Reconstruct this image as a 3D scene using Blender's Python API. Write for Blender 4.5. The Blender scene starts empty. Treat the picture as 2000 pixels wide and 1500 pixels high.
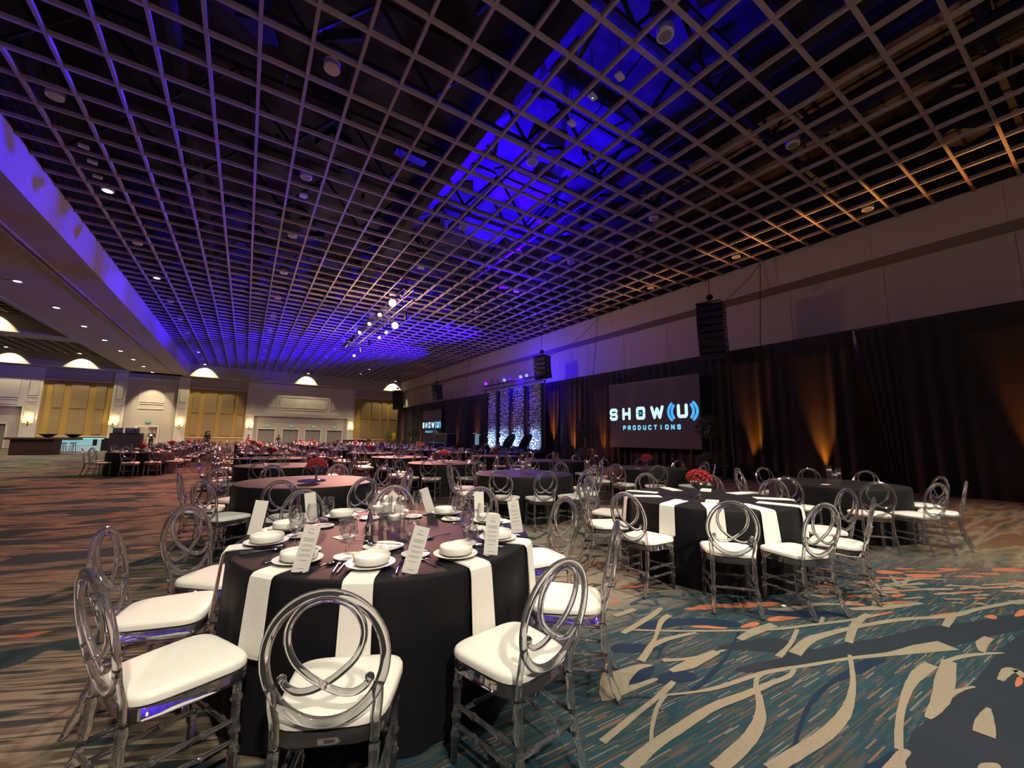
import bpy, math, random
from mathutils import Vector, Matrix

# ------------------------------------------------------------------ camera, world, exposure, big lights
SC = bpy.context.scene
COL = SC.collection
PI = math.pi

cam_d = bpy.data.cameras.new('camera')
cam_d.sensor_width = 36.0
cam_d.lens = 36.0 * 795.1 / 2000.0
cam_d.clip_start = 0.05
cam_d.clip_end = 300
cam = bpy.data.objects.new('camera', cam_d)
COL.objects.link(cam)
CR = Vector((0.83825418, -0.54511894, 0.01323899))
CU = Vector((-0.08357373, -0.10444696, 0.99101275))
CF = Vector((0.53883705, 0.83182701, 0.13311073))
cam.matrix_world = Matrix(((CR.x, CU.x, -CF.x, 0.0), (CR.y, CU.y, -CF.y, 0.0), (CR.z, CU.z, -CF.z, 1.41), (0, 0, 0, 1)))
SC.camera = cam

world = bpy.data.worlds.new('hall_dark')
SC.world = world
world.use_nodes = True
world.node_tree.nodes['Background'].inputs[0].default_value = (0.02, 0.018, 0.03, 1)
world.node_tree.nodes['Background'].inputs[1].default_value = 0.3

vs = SC.view_settings
vs.view_transform = 'Standard'
vs.look = 'None'
vs.exposure = 0.0
vs.gamma = 1.0
vs.use_curve_mapping = False
SC.cycles.max_bounces = 14
SC.cycles.diffuse_bounces = 3
SC.cycles.glossy_bounces = 4
SC.cycles.transmission_bounces = 14
SC.cycles.transparent_max_bounces = 24
SC.cycles.caustics_reflective = False
SC.cycles.caustics_refractive = False
SC.cycles.sample_clamp_indirect = 4.0


def spot(name, loc, target, power, color, angle=60, blend=0.6, radius=0.08):
    d = bpy.data.lights.new(name, 'SPOT')
    d.energy = power; d.color = color
    d.spot_size = math.radians(angle); d.spot_blend = blend
    d.shadow_soft_size = radius
    o = bpy.data.objects.new(name, d)
    COL.objects.link(o)
    o.location = loc
    o.rotation_euler = (Vector(target) - Vector(loc)).to_track_quat('-Z', 'Y').to_euler()
    return o


def point(name, loc, power, color, radius=0.25):
    d = bpy.data.lights.new(name, 'POINT')
    d.energy = power; d.color = color; d.shadow_soft_size = radius
    o = bpy.data.objects.new(name, d)
    COL.objects.link(o); o.location = loc
    return o


WARM = (1.0, 0.90, 0.74)
WARMD = (1.0, 0.80, 0.55)
PINK = (1.0, 0.33, 0.24)
BLUE = (0.02, 0.0, 1.0)
AMBER = (1.0, 0.27, 0.02)
CZ = 8.64                      # height of the grid ceiling
# ceiling downlights over the nearest tables
for (x, y, p) in [(0.84, 3.96, 900), (0.84, -0.1, 1200), (5.76, -0.1, 1700), (10.7, -0.1, 1700), (5.0, 3.96, 700)]:
    spot('downlight_beam', (x, y, CZ - 0.12), (x, y, 0), p, WARM, 74, 0.8, 0.12)
# added fill lamps behind the camera, brightening the nearest tables
spot('rear_fill_beam', (-0.5, -5.4, 7.3), (2.2, 3.0, 0.5), 2700, WARM, 50, 0.8, 0.15)
spot('rear_fill_beam', (6.5, -5.4, 7.3), (5.5, 3.0, 0.5), 2600, WARM, 50, 0.8, 0.15)
# the two truss lamps that look towards the camera and the rest of the truss
spot('truss_beam', (4.9, 17.23, 7.1), (0.8, 7.0, 0.8), 2200, (1.0, 0.36, 0.27), 44, 0.9, 0.1)
spot('truss_beam', (6.1, 20.76, 7.1), (5.5, 7.5, 0.8), 3800, (1.0, 0.34, 0.30), 44, 0.9, 0.1)
for (x, y, tx, ty, p, c) in [(4.9, 19.3, 0.5, 11.5, 5000, (1.0, 0.46, 0.34)), (4.9, 21.2, 0.5, 17, 7000, PINK), (4.9, 23.3, 0.0, 23, 7000, PINK), (4.9, 20.2, -2.5, 12.5, 3000, (1.0, 0.68, 0.50)),
                       (6.1, 22.4, 6.0, 12, 7000, PINK), (6.1, 23.8, 8.5, 18, 7000, PINK), (6.1, 30.4, 8.0, 34, 9000, PINK), (4.9, 27.3, 1, 35, 9000, PINK)]:
    spot('truss_beam', (x, y, 7.05), (tx, ty, 0.7), p, c, 70, 0.9, 0.1)
# blue moving heads above the stage
for (y, p) in ((5.5, 5200), (8.5, 6500), (11.5, 7000), (15, 7500), (19, 8000), (24, 7000)):
    spot('blue_beam', (14.9, 20.5 + 0.15 * y, 6.3), (-5.35, y, 8.35), p * (5.5 if 7 < y < 17 else 4.0), BLUE, 13, 0.9, 0.1)
for (x, y, z, t, p, a) in [(15.0, 23.6, 5.35, (8.0, 27.0, 8.7), 30000, 78), (15.0, 22.0, 5.35, (9.5, 16.0, 8.7), 15000, 80),
                           (15.0, 26.0, 5.35, (7.5, 31.0, 8.5), 60000, 26), (15.0, 26.0, 5.35, (9.0, 35.0, 8.6), 50000, 26), (15.0, 26.0, 5.35, (5.0, 37.0, 9.0), 80000, 24),
                           (15.0, 26.0, 5.35, (3.0, 32.0, 9.0), 80000, 24), (15.0, 26.0, 5.35, (8.5, 42.0, 9.6), 80000, 24), (15.0, 25.0, 5.35, (5.0, 27.5, 8.8), 50000, 28)]:
    spot('blue_beam', (x, y, z), t, p, BLUE, a, 0.7, 0.12)
point('blue_spill', (15.0, 22.6, 5.6), 950, BLUE, 0.3)
# added point fills under the truss, brightening walls and ceiling bars
point('truss_fill', (5.5, 20.0, 6.6), 760, (1.0, 0.62, 0.52), 0.4)
point('truss_fill', (5.5, 28.0, 6.6), 300, (1.0, 0.62, 0.52), 0.4)
point('rear_fill_point', (3.0, -5.0, 6.0), 320, (1.0, 0.80, 0.66), 0.4)  # fill added behind the camera for the near ceiling bars
# blue lamps added out of sight above the grid to light the roof deck
spot('blue_deck_fill', (11.5, 17.0, 9.0), (4.5, 7.0, 11.8), 52000, BLUE, 66, 0.7, 0.05)
spot('blue_deck_fill', (12.0, 20.0, 9.0), (8.5, 13.0, 11.8), 24000, BLUE, 74, 0.7, 0.05)


# ------------------------------------------------------------------ materials
def newmat(name):
    m = bpy.data.materials.new(name)
    m.use_nodes = True
    return m, m.node_tree, m.node_tree.nodes['Principled BSDF']


def pbr(name, col, rough=0.5, metal=0.0, spec=0.5, trans=0.0, ior=1.45, emit=None, estr=0.0, sheen=0.0, bump=None, alpha=1.0, vary=None):
    m, nt, b = newmat(name)
    b.inputs['Base Color'].default_value = (*col, 1)
    b.inputs['Roughness'].default_value = rough
    b.inputs['Metallic'].default_value = metal
    b.inputs['Specular IOR Level'].default_value = spec
    b.inputs['Transmission Weight'].default_value = trans
    b.inputs['IOR'].default_value = ior
    b.inputs['Sheen Weight'].default_value = sheen
    b.inputs['Alpha'].default_value = alpha
    if emit:
        b.inputs['Emission Color'].default_value = (*emit, 1)
        b.inputs['Emission Strength'].default_value = estr
    if bump or vary:
        tc = nt.nodes.new('ShaderNodeTexCoord')
        no = nt.nodes.new('ShaderNodeTexNoise')
        sc = (bump or vary)[0]
        no.inputs['Scale'].default_value = sc
        no.inputs['Detail'].default_value = 4
        nt.links.new(tc.outputs['Object'], no.inputs['Vector'])
        if bump:
            bp = nt.nodes.new('ShaderNodeBump')
            bp.inputs['Strength'].default_value = bump[1]
            bp.inputs['Distance'].default_value = 0.01
            nt.links.new(no.outputs['Fac'], bp.inputs['Height'])
            nt.links.new(bp.outputs['Normal'], b.inputs['Normal'])
        if vary:
            mx = nt.nodes.new('ShaderNodeMix'); mx.data_type = 'RGBA'
            mx.inputs['A'].default_value = (*[c * (1 - vary[1]) for c in col], 1)
            mx.inputs['B'].default_value = (*[min(1, c * (1 + vary[1])) for c in col], 1)
            nt.links.new(no.outputs['Fac'], mx.inputs['Factor'])
            nt.links.new(mx.outputs['Result'], b.inputs['Base Color'])
    return m


def emis(name, col, strength):
    m = bpy.data.materials.new(name); m.use_nodes = True
    nt = m.node_tree; nt.nodes.clear()
    e = nt.nodes.new('ShaderNodeEmission'); o = nt.nodes.new('ShaderNodeOutputMaterial')
    e.inputs[0].default_value = (*col, 1); e.inputs[1].default_value = strength
    nt.links.new(e.outputs[0], o.inputs[0])
    return m


M = {}
M['acrylic'] = pbr('clear_acrylic', (0.97, 0.96, 0.96), 0.03, trans=0.965, ior=1.47)


def thin_clear(name, tint, f):
    m = bpy.data.materials.new(name); m.use_nodes = True
    nt = m.node_tree; nt.nodes.clear()
    tr = nt.nodes.new('ShaderNodeBsdfTransparent'); tr.inputs[0].default_value = (*tint, 1)
    gl = nt.nodes.new('ShaderNodeBsdfPrincipled')
    gl.inputs['Base Color'].default_value = (0.62, 0.60, 0.60, 1)
    gl.inputs['Roughness'].default_value = 0.16; gl.inputs['Metallic'].default_value = 0.85
    lw = nt.nodes.new('ShaderNodeLayerWeight'); lw.inputs[0].default_value = 0.35
    mr = nt.nodes.new('ShaderNodeMapRange'); mr.inputs['To Min'].default_value = f; mr.inputs['To Max'].default_value = 0.95
    mx = nt.nodes.new('ShaderNodeMixShader'); o = nt.nodes.new('ShaderNodeOutputMaterial')
    nt.links.new(lw.outputs['Facing'], mr.inputs['Value']); nt.links.new(mr.outputs[0], mx.inputs[0])
    nt.links.new(tr.outputs[0], mx.inputs[1]); nt.links.new(gl.outputs[0], mx.inputs[2]); nt.links.new(mx.outputs[0], o.inputs[0])
    return m


def thin_glass(name, tint, f, g):
    m = thin_clear(name, tint, f)
    for n in m.node_tree.nodes:
        if n.type == 'BSDF_PRINCIPLED':
            n.inputs['Base Color'].default_value = (0.95, 0.95, 0.95, 1); n.inputs['Roughness'].default_value = 0.03; n.inputs['Metallic'].default_value = 1.0
        if n.type == 'MAP_RANGE':
            n.inputs['To Max'].default_value = g
    return m


M['glass'] = thin_glass('table_glass', (0.98, 0.98, 0.98), 0.05, 0.62)
M['water'] = thin_glass('water', (0.97, 0.98, 0.98), 0.02, 0.25)
M['acrylic_far'] = thin_clear('clear_acrylic_distant', (0.86, 0.86, 0.86), 0.25)
M['cushion'] = pbr('ivory_vinyl', (0.80, 0.79, 0.70), 0.45, bump=(60, 0.05))
M['cloth'] = pbr('black_satin_cloth', (0.0052, 0.0052, 0.0072), 0.64, spec=0.22, sheen=0.02, bump=(400, 0.12))
M['napkin'] = pbr('white_linen', (0.82, 0.80, 0.72), 0.8, bump=(120, 0.2))
M['china'] = pbr('white_china', (0.84, 0.83, 0.75), 0.16)
M['steel'] = pbr('polished_steel', (0.75, 0.74, 0.72), 0.12, metal=1)
M['silver'] = pbr('silver', (0.85, 0.83, 0.80), 0.08, metal=1)
M['paper'] = pbr('card_paper', (0.70, 0.69, 0.62), 0.8)
M['ink'] = pbr('printed_ink', (0.12, 0.12, 0.12), 0.7)
M['wax'] = pbr('candle_wax', (0.9, 0.88, 0.78), 0.5)
M['rose'] = pbr('red_rose_petals', (0.42, 0.012, 0.02), 0.55, sheen=0.3)
M['wall'] = pbr('painted_wall', (0.44, 0.375, 0.315), 0.75, vary=(0.5, 0.05))
M['beam'] = pbr('painted_beam', (0.42, 0.34, 0.29), 0.8, vary=(0.4, 0.04))
M['white_trim'] = pbr('white_trim', (0.60, 0.55, 0.48), 0.6)
M['grid'] = pbr('grid_bars', (0.36, 0.29, 0.26), 0.75)
M['plenum'] = pbr('plenum_painted_dapple', (0.03, 0.03, 0.04), 0.9, vary=(0.75, 0.9))  # noise patches put dappled light into the deck colour
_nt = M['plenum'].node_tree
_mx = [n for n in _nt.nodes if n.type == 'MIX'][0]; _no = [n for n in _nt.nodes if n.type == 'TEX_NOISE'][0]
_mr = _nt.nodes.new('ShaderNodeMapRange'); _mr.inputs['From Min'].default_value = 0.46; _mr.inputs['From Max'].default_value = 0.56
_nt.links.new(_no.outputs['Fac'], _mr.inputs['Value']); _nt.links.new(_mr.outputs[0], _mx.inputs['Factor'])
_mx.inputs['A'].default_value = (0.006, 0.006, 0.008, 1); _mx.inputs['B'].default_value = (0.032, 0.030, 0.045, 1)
M['duct'] = pbr('plenum_black_paint', (0.012, 0.012, 0.014), 0.8)
M['gold_panel'] = pbr('gold_acoustic_fabric', (0.42, 0.27, 0.07), 0.85, bump=(150, 0.2))
M['tan_panel'] = pbr('tan_acoustic_fabric', (0.31, 0.215, 0.10), 0.85, bump=(150, 0.2))
M['door'] = pbr('door_taupe', (0.24, 0.21, 0.18), 0.6)
M['black'] = pbr('black_painted_metal', (0.012, 0.012, 0.013), 0.45)
M['blackmat'] = pbr('black_matt', (0.008, 0.008, 0.010), 0.8)
M['drape'] = pbr('black_velour_drape', (0.013, 0.010, 0.009), 0.9, sheen=0.1, bump=(30, 0.15))
M['stage'] = pbr('stage_black', (0.010, 0.010, 0.012), 0.6)
M['case_tan'] = pbr('tan_case_panel', (0.16, 0.11, 0.08), 0.6)
M['case_edge'] = pbr('aluminium_edge', (0.45, 0.43, 0.42), 0.35, metal=1)
M['leaf'] = pbr('dark_green_leaf', (0.035, 0.055, 0.025), 0.5)
M['leaf_bright'] = pbr('fresh_green_leaf', (0.10, 0.20, 0.05), 0.5)
M['bark'] = pbr('bark_brown', (0.05, 0.03, 0.02), 0.9)
M['yellow'] = pbr('yellow_cloth', (0.75, 0.45, 0.03), 0.7)
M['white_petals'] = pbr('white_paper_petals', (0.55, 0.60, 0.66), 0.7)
M['dark_panel'] = pbr('dark_blue_panel_back', (0.05, 0.06, 0.09), 0.8)
M['screen'] = pbr('projection_screen', (0.022, 0.015, 0.019), 0.7, emit=(0.052, 0.026, 0.042), estr=0.22)
M['skin'] = pbr('skin', (0.40, 0.22, 0.15), 0.5)
M['hair'] = pbr('dark_hair', (0.02, 0.012, 0.01), 0.6)
M['dress'] = pbr('black_clothing', (0.012, 0.01, 0.012), 0.8)
M['charcoal'] = pbr('charcoal_vest', (0.03, 0.028, 0.03), 0.8)
M['navy_box'] = pbr('navy_plastic', (0.02, 0.025, 0.06), 0.5)
M['brownwood'] = pbr('dark_wood', (0.03, 0.012, 0.008), 0.5)
M['lamp_on'] = emis('lamp_lens_lit', (1.0, 0.72, 0.38), 60)
M['lamp_small'] = emis('lamp_lens_lit_small', (1.0, 0.84, 0.62), 5)
M['lamp_off'] = pbr('lamp_reflector', (0.5, 0.45, 0.45), 0.25, metal=0.6)
M['can_on'] = emis('downlight_lit', (1.0, 0.95, 0.75), 9)
M['blue_lens'] = emis('blue_lens_lit', (0.07, 0.08, 1.0), 6)
M['shade_on'] = emis('sconce_shade_lit', (1.0, 0.78, 0.25), 2.4)
M['exit'] = emis('exit_sign_green', (0.10, 0.62, 0.30), 0.9)
M['exit_dark'] = pbr('exit_sign_case', (0.1, 0.12, 0.1), 0.5)
M['logo_white'] = emis('logo_light_blue', (0.55, 0.93, 1.0), 1.3)
M['logo_small'] = emis('logo_small_blue', (0.20, 0.66, 0.95), 1.1)
M['logo_blue'] = emis('logo_blue', (0.07, 0.40, 0.86), 1.15)
M['logo_dark'] = emis('logo_dark', (0.01, 0.03, 0.06), 0.8)
M['teal_glow'] = emis('teal_edge_light', (0.20, 0.95, 0.85), 1.3)
M['frost'] = pbr('frosted_glass', (0.45, 0.62, 0.66), 0.5, emit=(0.25, 0.55, 0.55), estr=0.25)
M['lcd'] = emis('indicator', (0.3, 1.0, 0.4), 3)
M['flyer_white'] = pbr('white_device_plastic', (0.62, 0.58, 0.58), 0.5)


def carpet_material():
    m, nt, b = newmat('patterned_carpet')
    L = nt.links.new
    tc = nt.nodes.new('ShaderNodeTexCoord')

    def mapping(scale=(1, 1, 1), rot=0.0, loc=(0, 0, 0), src=None):
        n = nt.nodes.new('ShaderNodeMapping')
        n.inputs['Scale'].default_value = scale
        n.inputs['Rotation'].default_value = (0, 0, rot)
        n.inputs['Location'].default_value = loc
        L(src or tc.outputs['Object'], n.inputs['Vector'])
        return n.outputs[0]

    def noise(vec, scale, detail=2, dist=0.0, rough=0.5):
        n = nt.nodes.new('ShaderNodeTexNoise')
        n.inputs['Scale'].default_value = scale; n.inputs['Detail'].default_value = detail
        n.inputs['Distortion'].default_value = dist; n.inputs['Roughness'].default_value = rough
        L(vec, n.inputs['Vector'])
        return n.outputs['Fac']

    def ramp(fac, stops, const=False):
        n = nt.nodes.new('ShaderNodeValToRGB')
        r = n.color_ramp
        r.interpolation = 'CONSTANT' if const else 'LINEAR'
        while len(r.elements) < len(stops):
            r.elements.new(0.5)
        for e, (p, c) in zip(r.elements, stops):
            e.position = p; e.color = (*c, 1) if len(c) == 3 else c
        L(fac, n.inputs[0])
        return n.outputs['Color']

    def gray(fac, a, c):
        return ramp(fac, [(a, (0, 0, 0)), (c, (1, 1, 1))])

    def mix(fac, a, c):
        n = nt.nodes.new('ShaderNodeMix'); n.data_type = 'RGBA'
        L(fac, n.inputs['Factor']); L(a, n.inputs['A'])
        if isinstance(c, tuple):
            n.inputs['B'].default_value = (*c, 1)
        else:
            L(c, n.inputs['B'])
        return n.outputs['Result']

    def math_(op, a, c):
        n = nt.nodes.new('ShaderNodeMath'); n.operation = op
        for k, q in enumerate((a, c)):
            if isinstance(q, (int, float)):
                n.inputs[k].default_value = q
            else:
                L(q, n.inputs[k])
        n.use_clamp = True
        return n.outputs[0]

    def bricks(vec, w, h):
        n = nt.nodes.new('ShaderNodeTexBrick')
        n.inputs['Color1'].default_value = (0, 0, 0, 1); n.inputs['Color2'].default_value = (1, 1, 1, 1)
        n.inputs['Scale'].default_value = 1.0; n.inputs['Mortar Size'].default_value = 0.0
        n.inputs['Brick Width'].default_value = w; n.inputs['Row Height'].default_value = h
        n.offset = 0.37; n.offset_frequency = 3; n.squash = 1.6; n.squash_frequency = 2
        L(vec, n.inputs['Vector'])
        return n.outputs['Color']
    teal = ramp(bricks(mapping(rot=0.03), 0.12, 0.0078), [(0.0, (0.015, 0.040, 0.052)), (0.36, (0.022, 0.050, 0.060)), (0.54, (0.042, 0.046, 0.045)),
                (0.68, (0.062, 0.054, 0.046)), (0.80, (0.016, 0.034, 0.046)), (0.915, (0.11, 0.115, 0.105)), (0.965, (0.14, 0.08, 0.055))], True)
    wob = mapping(rot=0.42)
    st = noise(mapping((0.5, 4.2, 1), src=wob), 2.4, 2, 0.5)
    fine = noise(mapping((0.25, 5.0, 1), src=wob), 6.0, 1, 0.3)
    brown = ramp(st, [(0.0, (0.015, 0.03, 0.032)), (0.40, (0.030, 0.038, 0.034)), (0.47, (0.065, 0.055, 0.040)), (0.54, (0.16, 0.132, 0.094)), (0.62, (0.065, 0.053, 0.038)), (0.72, (0.028, 0.036, 0.033))])
    brown = mix(gray(fine, 0.52, 0.56), brown, (0.19, 0.158, 0.112))
    tpatch = gray(noise(mapping((0.55, 1.5, 1), 0.3, (3, 1, 0)), 1.25, 2, 0.8), 0.55, 0.57)
    brown = mix(tpatch, brown, (0.012, 0.033, 0.038))
    sep = nt.nodes.new('ShaderNodeSeparateXYZ'); L(tc.outputs['Object'], sep.inputs[0])
    mr = nt.nodes.new('ShaderNodeMapRange')
    # the blue-green field spreads diagonally from the near tables; elsewhere sand and brown
    s1 = math_('MULTIPLY', sep.outputs['Y'], 0.10)
    nz = noise(mapping((1, 1, 1)), 0.33, 3, 1.2)
    a1 = nt.nodes.new('ShaderNodeMapRange'); a1.inputs['From Min'].default_value = 0.0; a1.inputs['From Max'].default_value = 0.8
    L(sep.outputs['X'], a1.inputs['Value'])
    a2 = nt.nodes.new('ShaderNodeMapRange'); a2.inputs['From Min'].default_value = 8.5; a2.inputs['From Max'].default_value = 5.5
    L(sep.outputs['X'], a2.inputs['Value'])
    a3 = nt.nodes.new('ShaderNodeMapRange'); a3.inputs['From Min'].default_value = 8.0; a3.inputs['From Max'].default_value = 4.0
    L(sep.outputs['Y'], a3.inputs['Value'])
    zone = math_('MULTIPLY', math_('MULTIPLY', a1.outputs[0], a2.outputs[0]), a3.outputs[0])
    zone = gray(math_('ADD', math_('MULTIPLY', zone, 0.9), math_('MULTIPLY', nz, 0.4)), 0.40, 0.45)
    col = mix(zone, brown, teal)
    # curved sand-coloured strands: contour lines of a smooth field
    f1 = noise(mapping((0.8, 1.3, 1), 0.4, (7, 2, 0)), 1.3, 2, 1.3)
    d1 = math_('ABSOLUTE', math_('SUBTRACT', f1, 0.5), 0)
    n_ = nt.nodes.new('ShaderNodeMath'); n_.operation = 'SUBTRACT'; L(f1, n_.inputs[0]); n_.inputs[1].default_value = 0.5
    n2 = nt.nodes.new('ShaderNodeMath'); n2.operation = 'ABSOLUTE'; L(n_.outputs[0], n2.inputs[0])
    strand = gray(n2.outputs[0], 0.012, 0.008)
    strand = math_('MULTIPLY', strand, zone)
    far = nt.nodes.new('ShaderNodeMapRange'); far.inputs['From Min'].default_value = 2.3; far.inputs['From Max'].default_value = 2.9
    L(sep.outputs['Y'], far.inputs['Value'])
    strand = math_('MULTIPLY', strand, far.outputs[0])
    col = mix(strand, col, (0.235, 0.205, 0.150))
    # orange flecks
    org = gray(noise(mapping((0.7, 2.6, 1), -0.15, (2, 9, 0)), 1.0, 2, 0.5), 0.665, 0.675)
    far2 = nt.nodes.new('ShaderNodeMapRange'); far2.inputs['From Min'].default_value = 3.0; far2.inputs['From Max'].default_value = 3.6
    L(sep.outputs['Y'], far2.inputs['Value'])
    org = math_('MULTIPLY', org, far2.outputs[0])
    col = mix(org, col, (0.30, 0.10, 0.055))
    # tan drift far right
    a4 = nt.nodes.new('ShaderNodeMapRange'); a4.inputs['From Min'].default_value = 6.0; a4.inputs['From Max'].default_value = 9.5
    L(sep.outputs['X'], a4.inputs['Value'])
    drift = noise(mapping((0.35, 2.6, 1), -0.9), 1.6, 3, 0.4)
    dcol = ramp(drift, [(0.0, (0.10, 0.055, 0.03)), (0.42, (0.16, 0.09, 0.045)), (0.5, (0.26, 0.20, 0.13)), (0.58, (0.18, 0.13, 0.08)), (0.7, (0.05, 0.06, 0.055))])
    near_r = nt.nodes.new('ShaderNodeMapRange'); near_r.inputs['From Min'].default_value = 3.6; near_r.inputs['From Max'].default_value = 2.2
    L(sep.outputs['Y'], near_r.inputs['Value'])
    col = mix(math_('MULTIPLY', a4.outputs[0], near_r.outputs[0]), col, dcol)
    # pile
    pile = noise(mapping((1, 1, 1)), 170, 2, 0)
    n3 = nt.nodes.new('ShaderNodeMix'); n3.data_type = 'RGBA'; n3.blend_type = 'MULTIPLY'; n3.inputs['Factor'].default_value = 0.55
    L(col, n3.inputs['A']); L(ramp(pile, [(0.25, (0.55, 0.55, 0.55)), (0.75, (1.3, 1.3, 1.3))]), n3.inputs['B'])
    L(n3.outputs['Result'], b.inputs['Base Color'])
    bp = nt.nodes.new('ShaderNodeBump'); bp.inputs['Strength'].default_value = 0.35; bp.inputs['Distance'].default_value = 0.004
    L(pile, bp.inputs['Height']); L(bp.outputs['Normal'], b.inputs['Normal'])
    b.inputs['Roughness'].default_value = 0.95
    b.inputs['Specular IOR Level'].default_value = 0.15
    return m


M['carpet'] = carpet_material()
for nm, c in (('pile_sand', (0.20, 0.175, 0.125)), ('pile_navy', (0.016, 0.033, 0.058)), ('pile_slate', (0.017, 0.023, 0.032)), ('pile_orange', (0.33, 0.11, 0.055)), ('pile_blue', (0.009, 0.020, 0.042))):
    M[nm] = pbr(nm, c, 0.95, spec=0.15, vary=(90, 0.28))


# ------------------------------------------------------------------ helpers
class MB:
    def __init__(self):
        self.v = []; self.f = []; self.mi = []; self.T = Matrix.Identity(4); self.m = 0

    def add(self, vs, fs):
        o = len(self.v)
        T = self.T
        self.v += [tuple(T @ Vector(p)) for p in vs]
        self.f += [tuple(i + o for i in f) for f in fs]
        self.mi += [self.m] * len(fs)
        return self

    def box(self, c, s, rz=0.0, rot=None, bev=0.0):
        x, y, z = (q / 2 for q in s)
        if bev > 0:
            bx = min(bev, x * 0.9, y * 0.9, z * 0.9)
            ring = []
            for (zz, ins) in ((-z, bx), (-z + bx, 0), (z - bx, 0), (z, bx)):
                xx, yy = x - ins, y - ins
                cb = bx * 0.6
                ring.append([(xx - cb, -yy, zz), (xx, -yy + cb, zz), (xx, yy - cb, zz), (xx - cb, yy, zz), (-xx + cb, yy, zz), (-xx, yy - cb, zz), (-xx, -yy + cb, zz), (-xx + cb, -yy, zz)])
            vs = [p for r in ring for p in r]
            fs = [tuple(range(7, -1, -1)), tuple(range(24, 32))]
            for k in range(3):
                for i in range(8):
                    j = (i + 1) % 8
                    fs.append((k * 8 + i, k * 8 + j, k * 8 + 8 + j, k * 8 + 8 + i))
        else:
            vs = [(-x, -y, -z), (x, -y, -z), (x, y, -z), (-x, y, -z), (-x, -y, z), (x, -y, z), (x, y, z), (-x, y, z)]
            fs = [(3, 2, 1, 0), (4, 5, 6, 7), (0, 1, 5, 4), (1, 2, 6, 5), (2, 3, 7, 6), (3, 0, 4, 7)]
        R = rot if rot is not None else Matrix.Rotation(rz, 4, 'Z')
        R = Matrix.Translation(c) @ R
        return self.add([tuple(R @ Vector(p)) for p in vs], fs)

    def tube(self, pts, r, n=8, closed=False, flat=1.0, up=None, groove=0.0):
        P = [Vector(p) for p in pts]
        k = len(P)
        rs = r if isinstance(r, (list, tuple)) else [r] * k
        vs = []
        ref = None
        for i in range(k):
            a = P[(i - 1) % k] if (closed or i > 0) else P[0]
            b = P[(i + 1) % k] if (closed or i < k - 1) else P[-1]
            t = (b - a)
            t = t.normalized() if t.length > 1e-9 else Vector((0, 0, 1))
            if up is not None:
                u = Vector(up) - t * Vector(up).dot(t)
                u.normalize()
            else:
                if ref is None:
                    ref = Vector((0, 0, 1)) if abs(t.z) < 0.9 else Vector((1, 0, 0))
                u = ref - t * ref.dot(t)
                u = u.normalized() if u.length > 1e-6 else t.orthogonal().normalized()
                ref = u
            w = t.cross(u)
            for j in range(n):
                a_ = 2 * PI * j / n
                rr = rs[i] * (1 + groove * math.cos(2 * a_))
                vs.append(tuple(P[i] + (u * math.cos(a_) + w * math.sin(a_) * flat) * rr))
        fs = []
        for i in range(k if closed else k - 1):
            a, b = i * n, ((i + 1) % k) * n
            for j in range(n):
                q = (j + 1) % n
                fs.append((a + j, a + q, b + q, b + j))
        if not closed:
            fs.append(tuple(range(n - 1, -1, -1)))
            fs.append(tuple(range((k - 1) * n, k * n)))
        return self.add(vs, fs)

    def lathe(self, prof, n=24, c=(0, 0, 0), capb=True, capt=True):
        vs = []
        for (r, z) in prof:
            for j in range(n):
                a = 2 * PI * j / n
                vs.append((c[0] + r * math.cos(a), c[1] + r * math.sin(a), c[2] + z))
        fs = []
        for i in range(len(prof) - 1):
            for j in range(n):
                q = (j + 1) % n
                fs.append((i * n + j, i * n + q, (i + 1) * n + q, (i + 1) * n + j))
        if capb:
            fs.append(tuple(range(n - 1, -1, -1)))
        if capt:
            k = (len(prof) - 1) * n
            fs.append(tuple(range(k, k + n)))
        return self.add(vs, fs)

    def build(self, name, mat, parent=None, smooth=None, loc=None):
        me = bpy.data.meshes.new(name)
        me.from_pydata(self.v, [], self.f)
        mats = mat if isinstance(mat, (list, tuple)) else [mat]
        for x in mats:
            me.materials.append(x)
        if len(mats) > 1:
            me.polygons.foreach_set('material_index', self.mi)
        me.update()
        if smooth:
            me.polygons.foreach_set('use_smooth', [True] * len(me.polygons))
            if smooth is not True:
                me.set_sharp_from_angle(angle=smooth)
        o = bpy.data.objects.new(name, me)
        COL.objects.link(o)
        if parent is not None:
            o.parent = parent
        if loc is not None:
            o.location = loc
        return o


def tag(o, label=None, cat=None, group=None, kind=None):
    if label: o['label'] = label
    if cat: o['category'] = cat
    if group: o['group'] = group
    if kind: o['kind'] = kind
    return o


def thing(name, label, cat, loc=(0, 0, 0), rz=0.0, group=None):
    o = bpy.data.objects.new(name, None)
    o.empty_display_size = 0.1
    COL.objects.link(o)
    o.location = loc; o.rotation_euler = (0, 0, rz)
    return tag(o, label, cat, group)


KIDS = {}


def kids(o):
    if o.name not in KIDS:
        KIDS[o.name] = list(o.children)
    return KIDS[o.name]


def dup(root, loc, rz, label=None, group=None, scale=None):
    r = root.copy(); COL.objects.link(r)
    r.location = loc; r.rotation_euler = (0, 0, rz)
    if scale: r.scale = (scale, scale, scale)
    if label: r['label'] = label
    if group: r['group'] = group
    for ch in kids(root):
        c = ch.copy(); COL.objects.link(c); c.parent = r
        for g in kids(ch):
            d = g.copy(); COL.objects.link(d); d.parent = c
    return r


def struct(name, mb, mat, parent=None, smooth=None):
    o = mb.build(name, mat, parent, smooth)
    o['kind'] = 'structure'
    return o


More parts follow.
